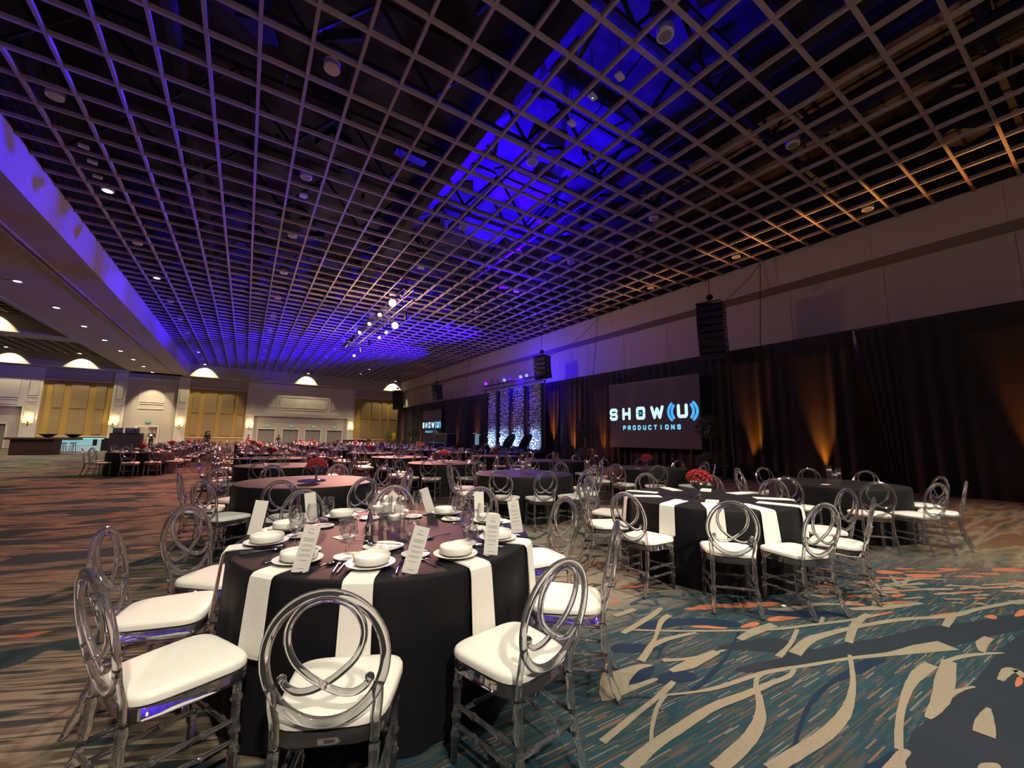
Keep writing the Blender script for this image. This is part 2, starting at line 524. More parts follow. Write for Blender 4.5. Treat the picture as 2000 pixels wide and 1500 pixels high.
def catmull(pts, sub=4, closed=False):
    P = [Vector(p) for p in pts]; n = len(P); out = []
    rng = range(n if closed else n - 1)
    for i in rng:
        p0 = P[(i - 1) % n] if (closed or i > 0) else P[0]
        p1 = P[i]; p2 = P[(i + 1) % n]
        p3 = P[(i + 2) % n] if (closed or i < n - 2) else P[-1]
        for s in range(sub):
            t = s / sub
            out.append(0.5 * ((2 * p1) + (p2 - p0) * t + (2 * p0 - 5 * p1 + 4 * p2 - p3) * t * t + (-p0 + 3 * p1 - 3 * p2 + p3) * t ** 3))
    if not closed:
        out.append(P[-1])
    return out


def text_mesh(name, body, size, mat, parent, loc):
    c = bpy.data.curves.new(name, 'FONT'); c.body = body; c.size = size; c.align_x = 'CENTER'; c.align_y = 'CENTER'
    o = bpy.data.objects.new(name + '_curve', c); COL.objects.link(o)
    me = bpy.data.meshes.new_from_object(o.evaluated_get(bpy.context.evaluated_depsgraph_get()))
    bpy.data.objects.remove(o); me.materials.clear(); me.materials.append(mat)
    n = bpy.data.objects.new(name, me); COL.objects.link(n); n.parent = parent; n.location = loc; n.rotation_euler = (PI / 2, 0, 0)
    return n


def ray_floor(x, y, z=0.0):
    d = CF + CR * ((x - 1000) / 795.1) + CU * ((750 - y) / 795.1)
    t = (z - 1.41) / d.z
    return (d.x * t, d.y * t)


R = random.Random(7)

# ------------------------------------------------------------------ room shell
YB, YE = -6.4, 54.5            # back of the modelled hall, end wall
XL, XR_ = -5.35, 17.03         # beam face, right bulkhead
b = MB(); b.box(((-26 + 18.1) / 2, (YB + 56) / 2, -0.1), (44.2, 62.5, 0.2))
floor = struct('floor', b, M['carpet'])

# carpet strokes woven into the pile in the nearest part of the hall
def zq(x, y):
    return ray_floor(1200 + x / 2.5, 1050 + y / 2.5)


RZ = [0.0]
def ribbon(mb, pts, wid, z):
    """pts and widths read off the carpet; widths in metres"""
    RZ[0] += 0.00006; z += RZ[0] % 0.0035 * 0.9 if z > 0.002 else 0
    P = [Vector((*zq(x, y), 0)) for x, y in pts]
    W = wid if isinstance(wid, (list, tuple)) else [wid] * len(P)
    C = catmull(P, 5); n = len(C)
    Wc = []
    for i in range(n):
        t = i / (n - 1) * (len(W) - 1); k = min(int(t), len(W) - 2); Wc.append(W[k] + (W[k + 1] - W[k]) * (t - k))
    vs = []
    for i, c in enumerate(C):
        t = (C[min(i + 1, n - 1)] - C[max(i - 1, 0)]).normalized()
        s = Vector((-t.y, t.x, 0))
        jag = 0.003 * (R.random() - 0.5)
        vs += [tuple(c + s * (Wc[i] * 0.26 + jag) + Vector((0, 0, z))), tuple(c - s * (Wc[i] * 0.26 + jag) + Vector((0, 0, z)))]
    mb.add(vs, [(2 * i, 2 * i + 1, 2 * i + 3, 2 * i + 2) for i in range(n - 1)])


def poly(mb, pts, z):
    RZ[0] += 0.00006; z += RZ[0] % 0.0035 * 0.2
    C = [zq(x, y) for x, y in pts]
    C = [tuple(p)[:2] for p in catmull([(x, y, 0) for x, y in C], 3, True)]
    mb.add([(x, y, z) for x, y in C], [tuple(range(len(C)))])


def blob(mb, x, y, w, h, z, rot=0.0):
    pts = []
    for k in range(14):
        a = 2 * PI * k / 14
        rr = 1 + 0.12 * math.sin(3 * a + x)
        u, v = math.cos(a) * w * rr, math.sin(a) * h * rr
        pts.append((x + u * math.cos(rot) - v * math.sin(rot), y + u * math.sin(rot) + v * math.cos(rot)))
    C = [zq(*p) for p in pts]
    mb.add([(p[0], p[1], z) for p in C], [tuple(range(len(C)))])


sl = MB()
poly(sl, [(1450, 960), (1530, 890), (1640, 800), (1760, 700), (1850, 590), (1930, 510), (2050, 440), (2150, 500), (2150, 760), (2060, 900), (2100, 1180), (1700, 1200), (1440, 1140), (1430, 1040)], 0.0012)
poly(sl, [(500, 540), (640, 505), (800, 490), (960, 545), (1100, 520), (1300, 490), (1500, 440), (1750, 410), (2000, 370), (2050, 430), (1850, 480), (1700, 520), (1450, 570), (1250, 580), (1000, 615), (800, 645), (650, 660), (600, 635), (850, 570)], 0.0012)
struct('floor_slate_pile', sl, M['pile_slate'], floor)
nv = MB()
ribbon(nv, [(870, 1125), (885, 1000), (915, 900), (965, 800), (1060, 710), (1180, 650), (1310, 600)], [0.03, 0.035, 0.035, 0.045, 0.05, 0.12, 0.02], 0.0016)
ribbon(nv, [(300, 780), (390, 740), (480, 660), (560, 560), (610, 460)], [0.02, 0.05, 0.06, 0.03, 0.03], 0.0016)
ribbon(nv, [(0, 795), (120, 780), (260, 790)], [0.02, 0.03, 0.01], 0.0016)
ribbon(nv, [(210, 590), (240, 530), (330, 440)], 0.03, 0.0016)
poly(nv, [(70, 722), (100, 670), (150, 632), (195, 630), (170, 690), (120, 722)], 0.0018)
poly(nv, [(200, 680), (280, 655), (380, 662), (400, 690), (300, 712), (215, 708)], 0.0018)
poly(nv, [(0, 525), (120, 520), (230, 540), (150, 560), (0, 560)], 0.0018)
poly(nv, [(80, 435), (250, 400), (450, 395), (620, 420), (560, 440), (380, 425), (200, 445)], 0.0018)
poly(nv, [(1170, 640), (1190, 605), (1300, 590), (1330, 600), (1240, 640)], 0.0018)
poly(nv, [(1220, 1125), (1300, 1080), (1360, 1040), (1370, 1085), (1300, 1150)], 0.0018)
poly(nv, [(640, 360), (900, 355), (1150, 375), (1000, 392), (760, 380)], 0.0018)
struct('floor_navy_pile', nv, M['pile_blue'], floor)
sd = MB()
zz = 0.0022
ribbon(sd, [(60, 1135), (190, 1020), (330, 925), (480, 830), (640, 768), (760, 715), (850, 680), (880, 640)], [0.14, 0.11, 0.11, 0.10, 0.09, 0.07, 0.06, 0.05], zz)
ribbon(sd, [(-60, 1000), (20, 935), (110, 860), (200, 790), (260, 735), (290, 705)], [0.07, 0.07, 0.06, 0.06, 0.08, 0.06], zz)
ribbon(sd, [(180, 1030), (184, 930), (210, 830), (250, 770)], [0.035, 0.035, 0.045, 0.045], zz)
ribbon(sd, [(240, 772), (400, 755), (520, 730), (640, 690), (760, 655), (950, 625), (1150, 592), (1350, 570), (1500, 545), (1630, 528)], [0.03, 0.04, 0.06, 0.06, 0.06, 0.06, 0.06, 0.08, 0.20, 0.24], zz)
ribbon(sd, [(500, 1135), (600, 1045), (670, 970), (712, 880), (708, 790), (692, 720), (705, 680), (750, 660), (830, 648)], [0.13, 0.13, 0.12, 0.10, 0.07, 0.05, 0.05, 0.06, 0.05], zz)
ribbon(sd, [(760, 1135), (900, 1050), (1030, 965), (1120, 870), (1155, 780), (1165, 690), (1150, 575)], [0.12, 0.12, 0.12, 0.11, 0.07, 0.05, 0.05], zz)
ribbon(sd, [(1390, 1040), (1390, 930), (1405, 830), (1440, 730), (1490, 665), (1550, 622)], [0.06, 0.06, 0.06, 0.08, 0.13, 0.13], zz)
poly(sd, [(1300, 1150), (1340, 1090), (1395, 1035), (1450, 1050), (1420, 1100), (1430, 1160)], zz)
ribbon(sd, [(1530, 885), (1590, 800), (1615, 700), (1635, 605)], [0.05, 0.14, 0.17, 0.12], zz)
ribbon(sd, [(1610, 610), (1700, 582), (1800, 570), (1900, 565)], [0.05, 0.07, 0.06, 0.03], zz)
ribbon(sd, [(1600, 800), (1680, 750), (1760, 730)], [0.07, 0.05, 0.02], zz)
ribbon(sd, [(1805, 965), (1812, 900), (1828, 835)], [0.15, 0.13, 0.03], zz)
ribbon(sd, [(1885, 700), (1920, 655), (1960, 650), (2010, 690)], [0.05, 0.10, 0.10, 0.08], zz)
ribbon(sd, [(1795, 560), (1795, 520), (1830, 490)], [0.06, 0.12, 0.10], zz)
poly(sd, [(1780, 1140), (1790, 1105), (1870, 1105), (1885, 1140)], zz)
ribbon(sd, [(60, 452), (300, 458), (600, 456), (800, 448), (950, 430), (1150, 405), (1280, 380)], [0.04, 0.05, 0.05, 0.06, 0.06, 0.07, 0.06], zz)
ribbon(sd, [(175, 535), (260, 497), (400, 466)], [0.09, 0.09, 0.04], zz)
ribbon(sd, [(130, 605), (170, 545), (200, 490), (230, 410), (270, 380)], [0.10, 0.09, 0.05, 0.09, 0.10], zz)
ribbon(sd, [(610, 500), (690, 458), (780, 428)], [0.08, 0.15, 0.13], zz)
ribbon(sd, [(800, 585), (860, 520), (893, 450)], [0.08, 0.05, 0.05], zz)
ribbon(sd, [(880, 570), (950, 505), (1050, 470), (1200, 435), (1400, 402), (1640, 385), (1780, 350), (2000, 308)], [0.14, 0.13, 0.10, 0.08, 0.10, 0.10, 0.08, 0.08], zz)
ribbon(sd, [(1145, 515), (1160, 460), (1190, 410), (1240, 375)], [0.09, 0.10, 0.11, 0.08], zz)
ribbon(sd, [(1615, 437), (1650, 385)], [0.08, 0.10], zz)
poly(sd, [(-60, 800), (-60, 665), (0, 655), (110, 622), (190, 625), (120, 650), (70, 722), (190, 688), (208, 700), (100, 745)], zz)
ribbon(sd, [(235, 602), (380, 592), (540, 552)], [0.07, 0.06, 0.03], zz)
ribbon(sd, [(275, 655), (360, 625), (430, 592), (500, 560)], [0.06, 0.16, 0.14, 0.10], zz)
ribbon(sd, [(1005, 425), (1020, 390)], 0.05, zz); ribbon(sd, [(1262, 350), (1272, 312)], 0.06, zz)
ribbon(sd, [(40, 300), (150, 270), (260, 262)], [0.05, 0.12, 0.06], zz); ribbon(sd, [(0, 385), (100, 352)], [0.1, 0.1], zz)
ribbon(sd, [(40, 470), (180, 385), (230, 345)], [0.08, 0.10, 0.06], zz)
ribbon(sd, [(750, 352), (850, 352), (980, 328), (1150, 330)], [0.06, 0.15, 0.12, 0.05], zz)
ribbon(sd, [(1150, 352), (1300, 345), (1500, 322)], [0.08, 0.16, 0.08], zz)
ribbon(sd, [(1350, 190), (1400, 235), (1440, 195)], 0.06, zz); ribbon(sd, [(1320, 235), (1480, 205), (1620, 208)], 0.07, zz)
for k in range(46):
    x, y = R.uniform(900, 2000), R.uniform(215, 330)
    ribbon(sd, [(x, y), (x + R.uniform(40, 160), y + R.uniform(-12, 10))], [0.05, R.uniform(0.05, 0.14)], zz)
struct('floor_sand_pile', sd, M['pile_sand'], floor)
og = MB()
for (x, y, w, h, r_) in [(420, 345, 75, 9, -0.05), (620, 330, 210, 12, -0.03), (850, 390, 118, 12, -0.12), (665, 427, 48, 11, -0.2), (470, 437, 92, 8, 0.03), (0, 315, 22, 7, 0),
                         (90, 240, 80, 6, -0.02), (1230, 220, 70, 14, -0.15), (1170, 322, 50, 9, 0.1), (1370, 318, 90, 5, -0.05), (1840, 388, 32, 10, 0.1), (1985, 370, 32, 15, -0.3),
                         (290, 408, 50, 6, -0.3), (1250, 385, 120, 5, -0.2), (1480, 185, 60, 7, 0), (1340, 170, 70, 8, 0.05), (1640, 372, 90, 4, -.1), (1975, 705, 18, 26, 0.4)]:
    blob(og, x, y, w, h, 0.0014 + 0.00005 * (hash(x) % 7), r_)
for k in range(26):
    blob(og, R.uniform(950, 2050), R.uniform(150, 300), R.uniform(30, 110), R.uniform(2, 7), 0.0013 + k * 0.00001, R.uniform(-0.1, 0.05))
struct('floor_orange_pile', og, M['pile_orange'], floor)

# ceiling: open square grid of bars
S = 0.8271
def gx(j): return -1.2078 + S * j
def gy(i): return 6.870 + S * i
g = MB()
i0, i1 = -16, 57
for j in range(-4, 22):
    g.box((gx(j), (gy(i0) + gy(i1)) / 2, CZ + 0.045), (0.062, gy(i1) - gy(i0), 0.09))
for i in range(i0, i1 + 1):
    g.box(((XL + XR_) / 2, gy(i), CZ + 0.043), (XR_ - XL, 0.062, 0.086))
struct('ceiling', g, M['grid'])
g = MB()
for j in range(-26, -10):
    g.box((gx(j), (39.2 + gy(i1)) / 2, CZ + 0.045), (0.062, gy(i1) - 39.2, 0.09))
    g.box((gx(j), (gy(i0) + 37) / 2, CZ + 0.045), (0.062, 37 - gy(i0), 0.09))
for i in range(i0, i1 + 1):
    if not 37.0 < gy(i) < 39.3:
        g.box(((-10.1 - 23) / 2, gy(i), CZ + 0.043), (12.9, 0.062, 0.086))
struct('ceiling_side_hall', g, M['grid'])
# roof deck over the open grid with steel trusses, ducts and added slabs under it
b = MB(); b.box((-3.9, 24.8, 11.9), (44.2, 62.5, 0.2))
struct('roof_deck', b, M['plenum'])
ji = MB()
for k in range(16):
    y = -3.0 + 3.9 * k
    for zc in (11.55, 9.75):
        ji.box((6, y, zc), (23, 0.12, 0.12))
    for q in range(16):
        x0 = -5.2 + q * 1.4
        za, zb = (11.5, 9.8) if q % 2 else (9.8, 11.5)
        ji.tube([(x0, y, za), (x0 + 1.4, y, zb)], 0.05, 5)
for x, w, z in ((-2.2, 0.5, 10.4), (5.3, 0.9, 10.9), (9.4, 0.35, 9.9), (13.2, 0.7, 10.6)):
    ji.tube([(x, YB, z), (x, YE, z)], w / 2, 10)
for k in range(30):
    x = R.uniform(-4, 16); y = R.uniform(0, 40); l = R.uniform(2, 6)
    ji.tube([(x, y, R.uniform(9, 11.5)), (x + R.uniform(-1, 1), y + l, R.uniform(9, 11.5))], R.uniform(0.01, 0.04), 5)
for k in range(150):  # slabs added to break up the blue light on the deck
    x = R.uniform(-4, 16); y = R.uniform(0, 34)
    ji.box((x, y, R.uniform(9.6, 11.3)), (R.uniform(0.05, 0.9), R.uniform(0.1, 1.1), R.uniform(0.04, 0.3)), R.uniform(0, 3.14))
struct('roof_truss_ducts_and_added_slabs', ji, M['duct'])

# dropped beam between the hall and its side hall
b = MB(); b.box(((-10.1 + XL) / 2, (YB + YE) / 2, (7.51 + 8.70) / 2), (XL + 10.1, YE - YB, 8.70 - 7.51))
beam = struct('beam', b, M['beam'])
t = MB()
for x in (-6.72, -6.55, -9.85):
    t.box((x, (YB + YE) / 2, 7.505), (0.09, YE - YB, 0.05))
struct('trim_1', t, M['beam'])
t = MB(); t.box((-6.635, (YB + YE) / 2, 7.508), (0.03, YE - YB, 0.02))
struct('trim_2', t, M['blackmat'])
b = MB(); b.box((-16.5, 38.15, (7.51 + 8.7) / 2), (12.8, 1.9, 1.19))
struct('beam_side_hall', b, M['beam'])

# right wall: bulkhead above, wall set back behind the drapes
b = MB(); b.box((XR_ + 0.55, (YB + YE) / 2, (7.49 + 8.70) / 2), (1.1, YE - YB, 1.21))
b.box((18.1, (YB + YE) / 2, 4.0), (0.2, YE - YB, 8.0))
struct('wall_right', b, M['wall'])
sm = MB()
for k in range(20):
    sm.box((XR_ - 0.001, -1.5 + 2.9 * k, 8.05), (0.006, 0.012, 1.1)); sm.box((17.995, -1.5 + 2.9 * k, 6.2), (0.012, 0.014, 2.5))
struct('trim_3', sm, M['tan_panel'])
b = MB()
b.box(((-10.1 + XL) / 2, (YB + YE) / 2, 10.25), (XL + 10.1, YE - YB, 3.1)); b.box((-16.5, 38.15, 10.25), (12.8, 1.9, 3.1))
b.box((XR_ + 0.55, (YB + YE) / 2, 10.25), (1.1, YE - YB, 3.1)); b.box((-4, YE - 0.45, 10.25), (44, 0.9, 3.1)); b.box((-4, YB + 0.1, 10.25), (44, 0.2, 3.1)); b.box((-25.8, 24, 10.25), (0.3, 60, 3.1))
struct('wall_above_ceiling', b, M['duct'])
b = MB(); b.box((-26.1, (YB + YE) / 2, 6), (0.2, YE - YB, 12)); struct('wall_left', b, M['wall'])
b = MB(); b.box((-4, YB - 0.1, 6), (44.4, 0.2, 12)); struct('wall_back', b, M['wall'])

# end wall with its panels
b = MB()
b.box(((-10.1 + 18.2) / 2 , YE - 0.45, (7.45 + 8.7) / 2), (28.3, 0.9, 1.25))
b.box(((-26 - 6) / 2, YE - 0.45, (7.45 + 8.7) / 2), (20, 0.9, 1.25))
# wall sheet left open where the doors stand
Wd = [(1.07, 2.94), (3.53, 5.38), (5.91, 7.79), (8.31, 10.23), (-9.30, -7.46), (-19.6, -17.75)]
edges = sorted(Wd)
x = -26.0
for (a, c) in edges + [(18.2, 18.2)]:
    b.box(((x + a) / 2, YE + 0.6, 6.0), (a - x, 0.4, 12.0)); x = c
for (a, c) in edges:
    b.box(((a + c) / 2, YE + 0.6, 7.12), (c - a, 0.4, 9.76))
wall_end = struct('wall_end', b, M['wall'])
W = MB()
def wbox(mb, x0, x1, z0, z1, d=0.08, y=None):
    y = YE + 0.4 if y is None else y
    mb.box(((x0 + x1) / 2, y - d / 2, (z0 + z1) / 2), (x1 - x0, d, z1 - z0))
def frame(mb, x0, x1, z0, z1, w=0.07, d=0.05, y=None):
    wbox(mb, x0, x1, z1 - w, z1, d, y); wbox(mb, x0, x1, z0, z0 + w, d, y)
    wbox(mb, x0, x0 + w, z0 + w, z1 - w, d, y); wbox(mb, x1 - w, x1, z0 + w, z1 - w, d, y)
# centre block around the doors stands forward
F = YE + 0.1
wbox(W, -0.15, 0.70, 0.2, 7.4, 0.3); wbox(W, 10.65, 11.45, 0.2, 7.4, 0.3)
wbox(W, 0.70, 10.65, 3.62, 7.4, 0.3)
frame(W, 0.0, 11.3, 3.75, 7.3, 0.06, 0.04, F)
frame(W, 2.93, 8.3, 3.9, 6.05, 0.07, 0.05, F); frame(W, 3.1, 8.1, 4.65, 5.9, 0.05, 0.05, F); frame(W, 3.1, 8.1, 4.0, 4.45, 0.05, 0.05, F)
wbox(W, 5.55, 5.65, 3.95, 6.0, 0.05, F)
frame(W, 0.7, 2.75, 4.65, 6.9, 0.05, 0.05, F); frame(W, 0.7, 2.75, 3.95, 4.5, 0.05, 0.05, F)
frame(W, 8.5, 10.6, 4.65, 6.9, 0.05, 0.05, F); frame(W, 8.5, 10.6, 3.95, 4.5, 0.05, 0.05, F)
for (a, c) in ((-0.05, 0.6), (10.75, 11.35)):
    frame(W, a, c, 0.5, 3.4, 0.04, 0.04, F)
# pillars of the side hall
for (a, c) in ((-17.0, -15.97), (-11.22, -10.27), (-6.25, -5.33)):
    wbox(W, a, c, 0.2, 7.4, 0.3)
    for (z0, z1) in ((0.5, 3.3), (3.5, 4.0), (4.15, 4.6), (4.75, 6.6)):
        frame(W, a + 0.18, c - 0.18, z0, z1, 0.04, 0.04, F)
wbox(W, -26, -17.0, 3.7, 7.4, 0.3)
frame(W, -22, -17.3, 3.9, 4.35, 0.05, 0.04, F); frame(W, -22, -17.3, 4.5, 6.7, 0.05, 0.04, F)
frame(W, -9.3, -7.3, 4.6, 6.4, 0.05, 0.05); frame(W, -9.3, -7.3, 3.9, 4.45, 0.05, 0.05)
wbox(W, -10.27, -6.25, 6.9, 7.05, 0.1)
for (a, c) in ((-15.97, -11.22), (-5.33, -0.15), (11.45, 17.9)):
    wbox(W, a, c, 6.32, 6.42, 0.16); wbox(W, a, c, 1.04, 1.13, 0.12)
    wbox(W, a, c, 6.6, 6.64, 0.1)
struct('trim_4', W, M['white_trim'], wall_end)
bb = MB()
for (a, c) in ((-17, -9.35), (-7.4, 1.0), (10.3, 17.9)):
    wbox(bb, a, c, 0.0, 0.28, 0.34)
struct('baseboard_end', bb, M['white_trim'], wall_end)
gp = MB()
for (a, c) in ((-15.97, -11.22), (-5.33, -0.15), (11.45, 17.9)):
    wbox(gp, a, c, 1.13, 6.32, 0.06); wbox(gp, a, c, 0.28, 1.04, 0.05)
struct('wall_panel_gold', gp, M['gold_panel'], wall_end)
tp = MB()
for (a, c, cols) in ((-15.97, -11.22, ((0.7, 1.35), (1.85, 3.05), (3.55, 4.25))), (-5.33, -0.15, ((0.35, 0.95), (1.35, 2.45), (2.85, 4.0), (4.35, 5.0))),
                     (11.45, 17.9, ((0.9, 1.9), (2.2, 3.2), (3.5, 4.2), (4.6, 5.6)))):
    for (p, q) in cols:
        wbox(tp, a + p, a + q, 1.3, 3.55, 0.14); wbox(tp, a + p, a + q, 3.72, 6.2, 0.14)
struct('wall_panel_tan', tp, M['tan_panel'], wall_end)

# doors
for k, (a, c) in enumerate(Wd):
    d = MB()
    mid = (a + c) / 2
    if k != 4:
        for (p, q) in ((a + 0.12, mid - 0.005), (mid + 0.005, c - 0.12)):
            wbox(d, p, q, 0.01, 2.12, 0.05, YE + 0.55)
    else:
        wbox(d, mid + 0.05, c - 0.12, 0.01, 2.12, 0.05, YE + 0.75)
        d.box((a + 0.14, YE - 0.1, 1.06), (0.05, 0.85, 2.1))
    do = struct('door_%d' % (k + 1), d, M['door'] if k != 4 else M['white_trim'])
    fr = MB()
    wbox(fr, a, a + 0.12, 0, 2.24, 0.08); wbox(fr, c - 0.12, c, 0, 2.24, 0.08); wbox(fr, a, c, 2.12, 2.24, 0.09)
    struct('door_frame', fr, M['white_trim'], do)
    if k != 4:
        h_ = MB()
        for s_ in (-0.08, 0.08):
            h_.tube([(mid + s_, YE + 0.44, 1.0), (mid + s_, YE + 0.44, 1.12)], 0.012, 6)
        struct('door_handle', h_, M['steel'], do)
# lit vestibule behind the open door
b = MB(); b.box((-8.4, YE + 3.3, 1.2), (3.4, 0.1, 2.6)); b.box((-10.1, YE + 2.0, 1.2), (0.1, 2.6, 2.6)); b.box((-6.7, YE + 2.0, 1.2), (0.1, 2.6, 2.6)); b.box((-8.4, YE + 2.0, 2.55), (3.4, 2.7, 0.1)); b.box((-8.4, YE + 2.0, -0.05), (3.4, 2.7, 0.1))
struct('wall_vestibule', b, M['wall'])
point('vestibule_light', (-8.6, YE + 1.9, 2.2), 60, (1.0, 0.85, 0.6), 0.2)

# exit signs over the doors
for k, (x, z, lb) in enumerate([(2.05, 2.52, 'first'), (4.44, 2.52, 'second'), (6.88, 2.52, 'third'), (9.27, 2.52, 'fourth'), (-8.38, 2.60, ''), (-18.7, 2.6, '')]):
    lab = ['green lit exit sign over the %s closed double door of the centre block' % lb] * 4 + ['green lit exit sign over the open door between the pillars', 'green lit exit sign over the door at the left end of the wall']
    t = thing('exit_sign', lab[k], 'exit sign', (x, YE + 0.33, z), 0, 'exit signs on the end wall')
    MB().box((0, 0.02, 0), (0.42, 0.06, 0.22), bev=0.01).build('sign_case', M['exit_dark'], t)
    MB().box((0, -0.015, 0), (0.38, 0.012, 0.18)).build('sign_face', M['exit'], t)
    text_mesh('sign_text', 'EXIT', 0.15, M['flyer_white'], t, (0, -0.024, 0))

# wall sconces
sc_labels = [(0.3, 'left of the four double doors'), (11.07, 'right of the four double doors'), (-5.85, 'on the pillar left of the person with curly hair'), (-10.9, 'on the pillar behind the black counter'), (-16.5, 'on the pillar left of the gold panel')]
sconce0 = None
for (x, lb) in sc_labels:
    lab = 'lit yellow two-shade wall sconce ' + lb
    if sconce0 is None:
        sconce0 = thing('wall_sconce', lab, 'wall lamp', (x, YE - 0.02, 2.3), 0, 'wall sconces')
        MB().box((0, 0.09, -0.1), (0.12, 0.05, 0.4), bev=0.01).build('back_plate', M['case_edge'], sconce0)
        for s_ in (-1, 1):
            MB().tube(catmull([(0, 0.06, -0.12), (s_ * 0.1, -0.02, -0.2), (s_ * 0.2, -0.03, -0.08)], 4), 0.012, 6).build('arm', M['case_edge'], sconce0)
            MB().lathe([(0.10, 0.0), (0.12, 0.15), (0.13, 0.34)], 14, (s_ * 0.2, -0.03, -0.05)).build('lamp_shade', M['shade_on'], sconce0, 0.6)
    else:
        dup(sconce0, (x, YE - 0.02, 2.3), 0, lab)
    point('sconce_glow', (x, YE - 0.22, 2.75), 26, (1.0, 0.72, 0.30), 0.12)

# ------------------------------------------------------------------ ceiling fittings
dl0 = None
def downlight(x, y, z, lit, label, group):
    t = thing('ceiling_downlight', label, 'ceiling light', (x, y, z), 0, group)
    MB().lathe([(0.15, 0.0), (0.155, 0.02), (0.15, 0.16), (0.05, 0.22)], 16).build('lamp_can', M['flyer_white'], t, 0.6)
    MB().lathe([(0.0, -0.004), (0.115, -0.004)], 16, capb=False, capt=False).build('lens', M['can_on'] if lit else M['lamp_off'], t)
    if z < 8:
        MB().lathe([(0.15, -0.006), (0.19, -0.004), (0.19, 0.0), (0.15, 0.0)], 20, capb=False, capt=False).build('trim_ring', M['flyer_white'], t, 0.6)
    return t
DX = [-4.1, 0.84, 5.77, 10.72, 15.75]
DN = ['row beside the left beam', 'second row from the left beam', 'middle row', 'fourth row from the left beam', 'row beside the right wall']
proto = {}
ordn = ['first', 'second', 'third', 'fourth', 'fifth', 'sixth', 'seventh', 'eighth', 'ninth', 'tenth', 'eleventh', 'twelfth', 'thirteenth', 'fourteenth']
for xi, x in enumerate(DX):
    for k in range(13):
        y = 3.96 + 4.105 * k
        if y > 53: continue
        if xi == 0 and k < 2: continue
        if (xi, k) in ((1, 0),): continue
        lit = (xi == 0 and k in (3, 5, 10)) or (xi == 3 and k in (10, 11)) or (k == 12)
        lab = '%s round ceiling downlight in the %s, %s one back' % ('lit' if lit else 'unlit', DN[xi], ordn[k])
        if lit in proto:
            dup(proto[lit], (x, y, CZ + 0.02), 0, lab)
        else:
            proto[lit] = downlight(x, y, CZ + 0.02, lit, lab, 'downlights in the ceiling grid')
for k, (x, y) in enumerate([(-4.15, 52.6), (5.6, 52.6), (15.9, 52.6)]):
    dup(proto[True], (x, y, CZ + 0.02), 0, 'lit ceiling downlight grazing the end wall above the %s' % ['gold panel beside the left beam', 'four double doors', 'gold panel beside the black drape'][k])
    spot('scallop_beam', (x, y + 0.17, CZ - 0.04), (x, y + 1.05, 7.35), 620, (1.0, 0.86, 0.50), 88, 0.25, 0.05)
for k, (x, y, n) in enumerate([(-13.35, 36.5, 'onto the cross beam of the side hall'), (-17.9, 52.6, 'above the left end of the end wall'), (-13.4, 52.6, 'above the side hall gold panel')]):
    dup(proto[True], (x, y, CZ + 0.02), 0, 'lit ceiling downlight shining ' + n)
    spot('scallop_beam', (x, y + 0.15, CZ - 0.04), (x, y + 0.8, 7.35), 620, (1.0, 0.86, 0.50), 88, 0.25, 0.05)
spot('scallop_beam', (-8.3, 53.0, 7.3), (-8.3, 54.9, 3.2), 900, (1.0, 0.88, 0.58), 60, 0.4, 0.05)
pb = None
for k in range(9):
    y = 20.2 + 4.13 * k
    lab = 'lit round downlight in the underside of the left beam, %s from the end wall' % ordn[8 - k]
    if pb is None:
        pb = downlight(-8.3, y, 7.49, True, lab, 'downlights in the left beam')
    else:
        dup(pb, (-8.3, y, 7.49), 0, lab)
    spot('beam_downlight', (-8.3, y, 7.42), (-8.3, y, 0), 900, (1.0, 0.88, 0.66), 80, 0.7, 0.06)
# small white boxes and detectors between the bars
for k, (x, y, n) in enumerate([(5.72, 4.99, 'nearest of the three over the hall centre'), (5.61, 5.65, 'with a green indicator in the hall centre'), (5.74, 6.46, 'farthest of the three over the hall centre'),
                             (-4.08, 13.99, 'nearest of the three beside the left beam'), (-4.08, 14.7, 'between two others beside the left beam'), (-4.15, 15.5, 'farthest of the three beside the left beam'), (0.87, 13.14, 'round, in the second downlight row')]):
    t = thing('ceiling_device', 'small white ceiling device ' + n, 'ceiling device', (x, y, CZ + 0.0), 0, 'white devices in the ceiling grid')
    if k == 6:
        MB().lathe([(0.11, -0.03), (0.12, 0.0), (0.12, 0.03)], 16).build('housing', M['flyer_white'], t, 0.6)
    else:
        MB().box((0, 0, 0.03), (0.2, 0.13, 0.07), 0.2, bev=0.012).build('housing', M['flyer_white'], t)
        MB().tube([(0, 0, 0.06), (0, 0, 1.2)], 0.012, 6).build('drop_rod', M['duct'], t)
        if k == 1:
            MB().lathe([(0.0, -0.01), (0.015, -0.01)], 8, capb=False, capt=False).build('indicator', M['lcd'], t)

# unseen fill lamps added to brighten the far hall and end wall
for (x, y, p) in [(2.0, 47, 3600), (10, 47, 3600), (-2.0, 38, 2000), (9, 38, 1200), (-3.5, 48, 2200)]:
    spot('far_hall_fill', (x, y, CZ - 0.1), (x, y + 1.0, 0), p, (1.0, 0.80, 0.62), 120, 0.8, 0.2)
for (x, y, p) in [(-14, 47, 4200), (-14, 34, 3500), (-15, 22, 2600), (-14, 10, 1800)]:  # further unseen lamps added to brighten the side hall
    spot('side_hall_fill', (x, y, CZ - 0.1), (x, y + 0.5, 0), p, (1.0, 0.88, 0.66), 130, 0.8, 0.2)

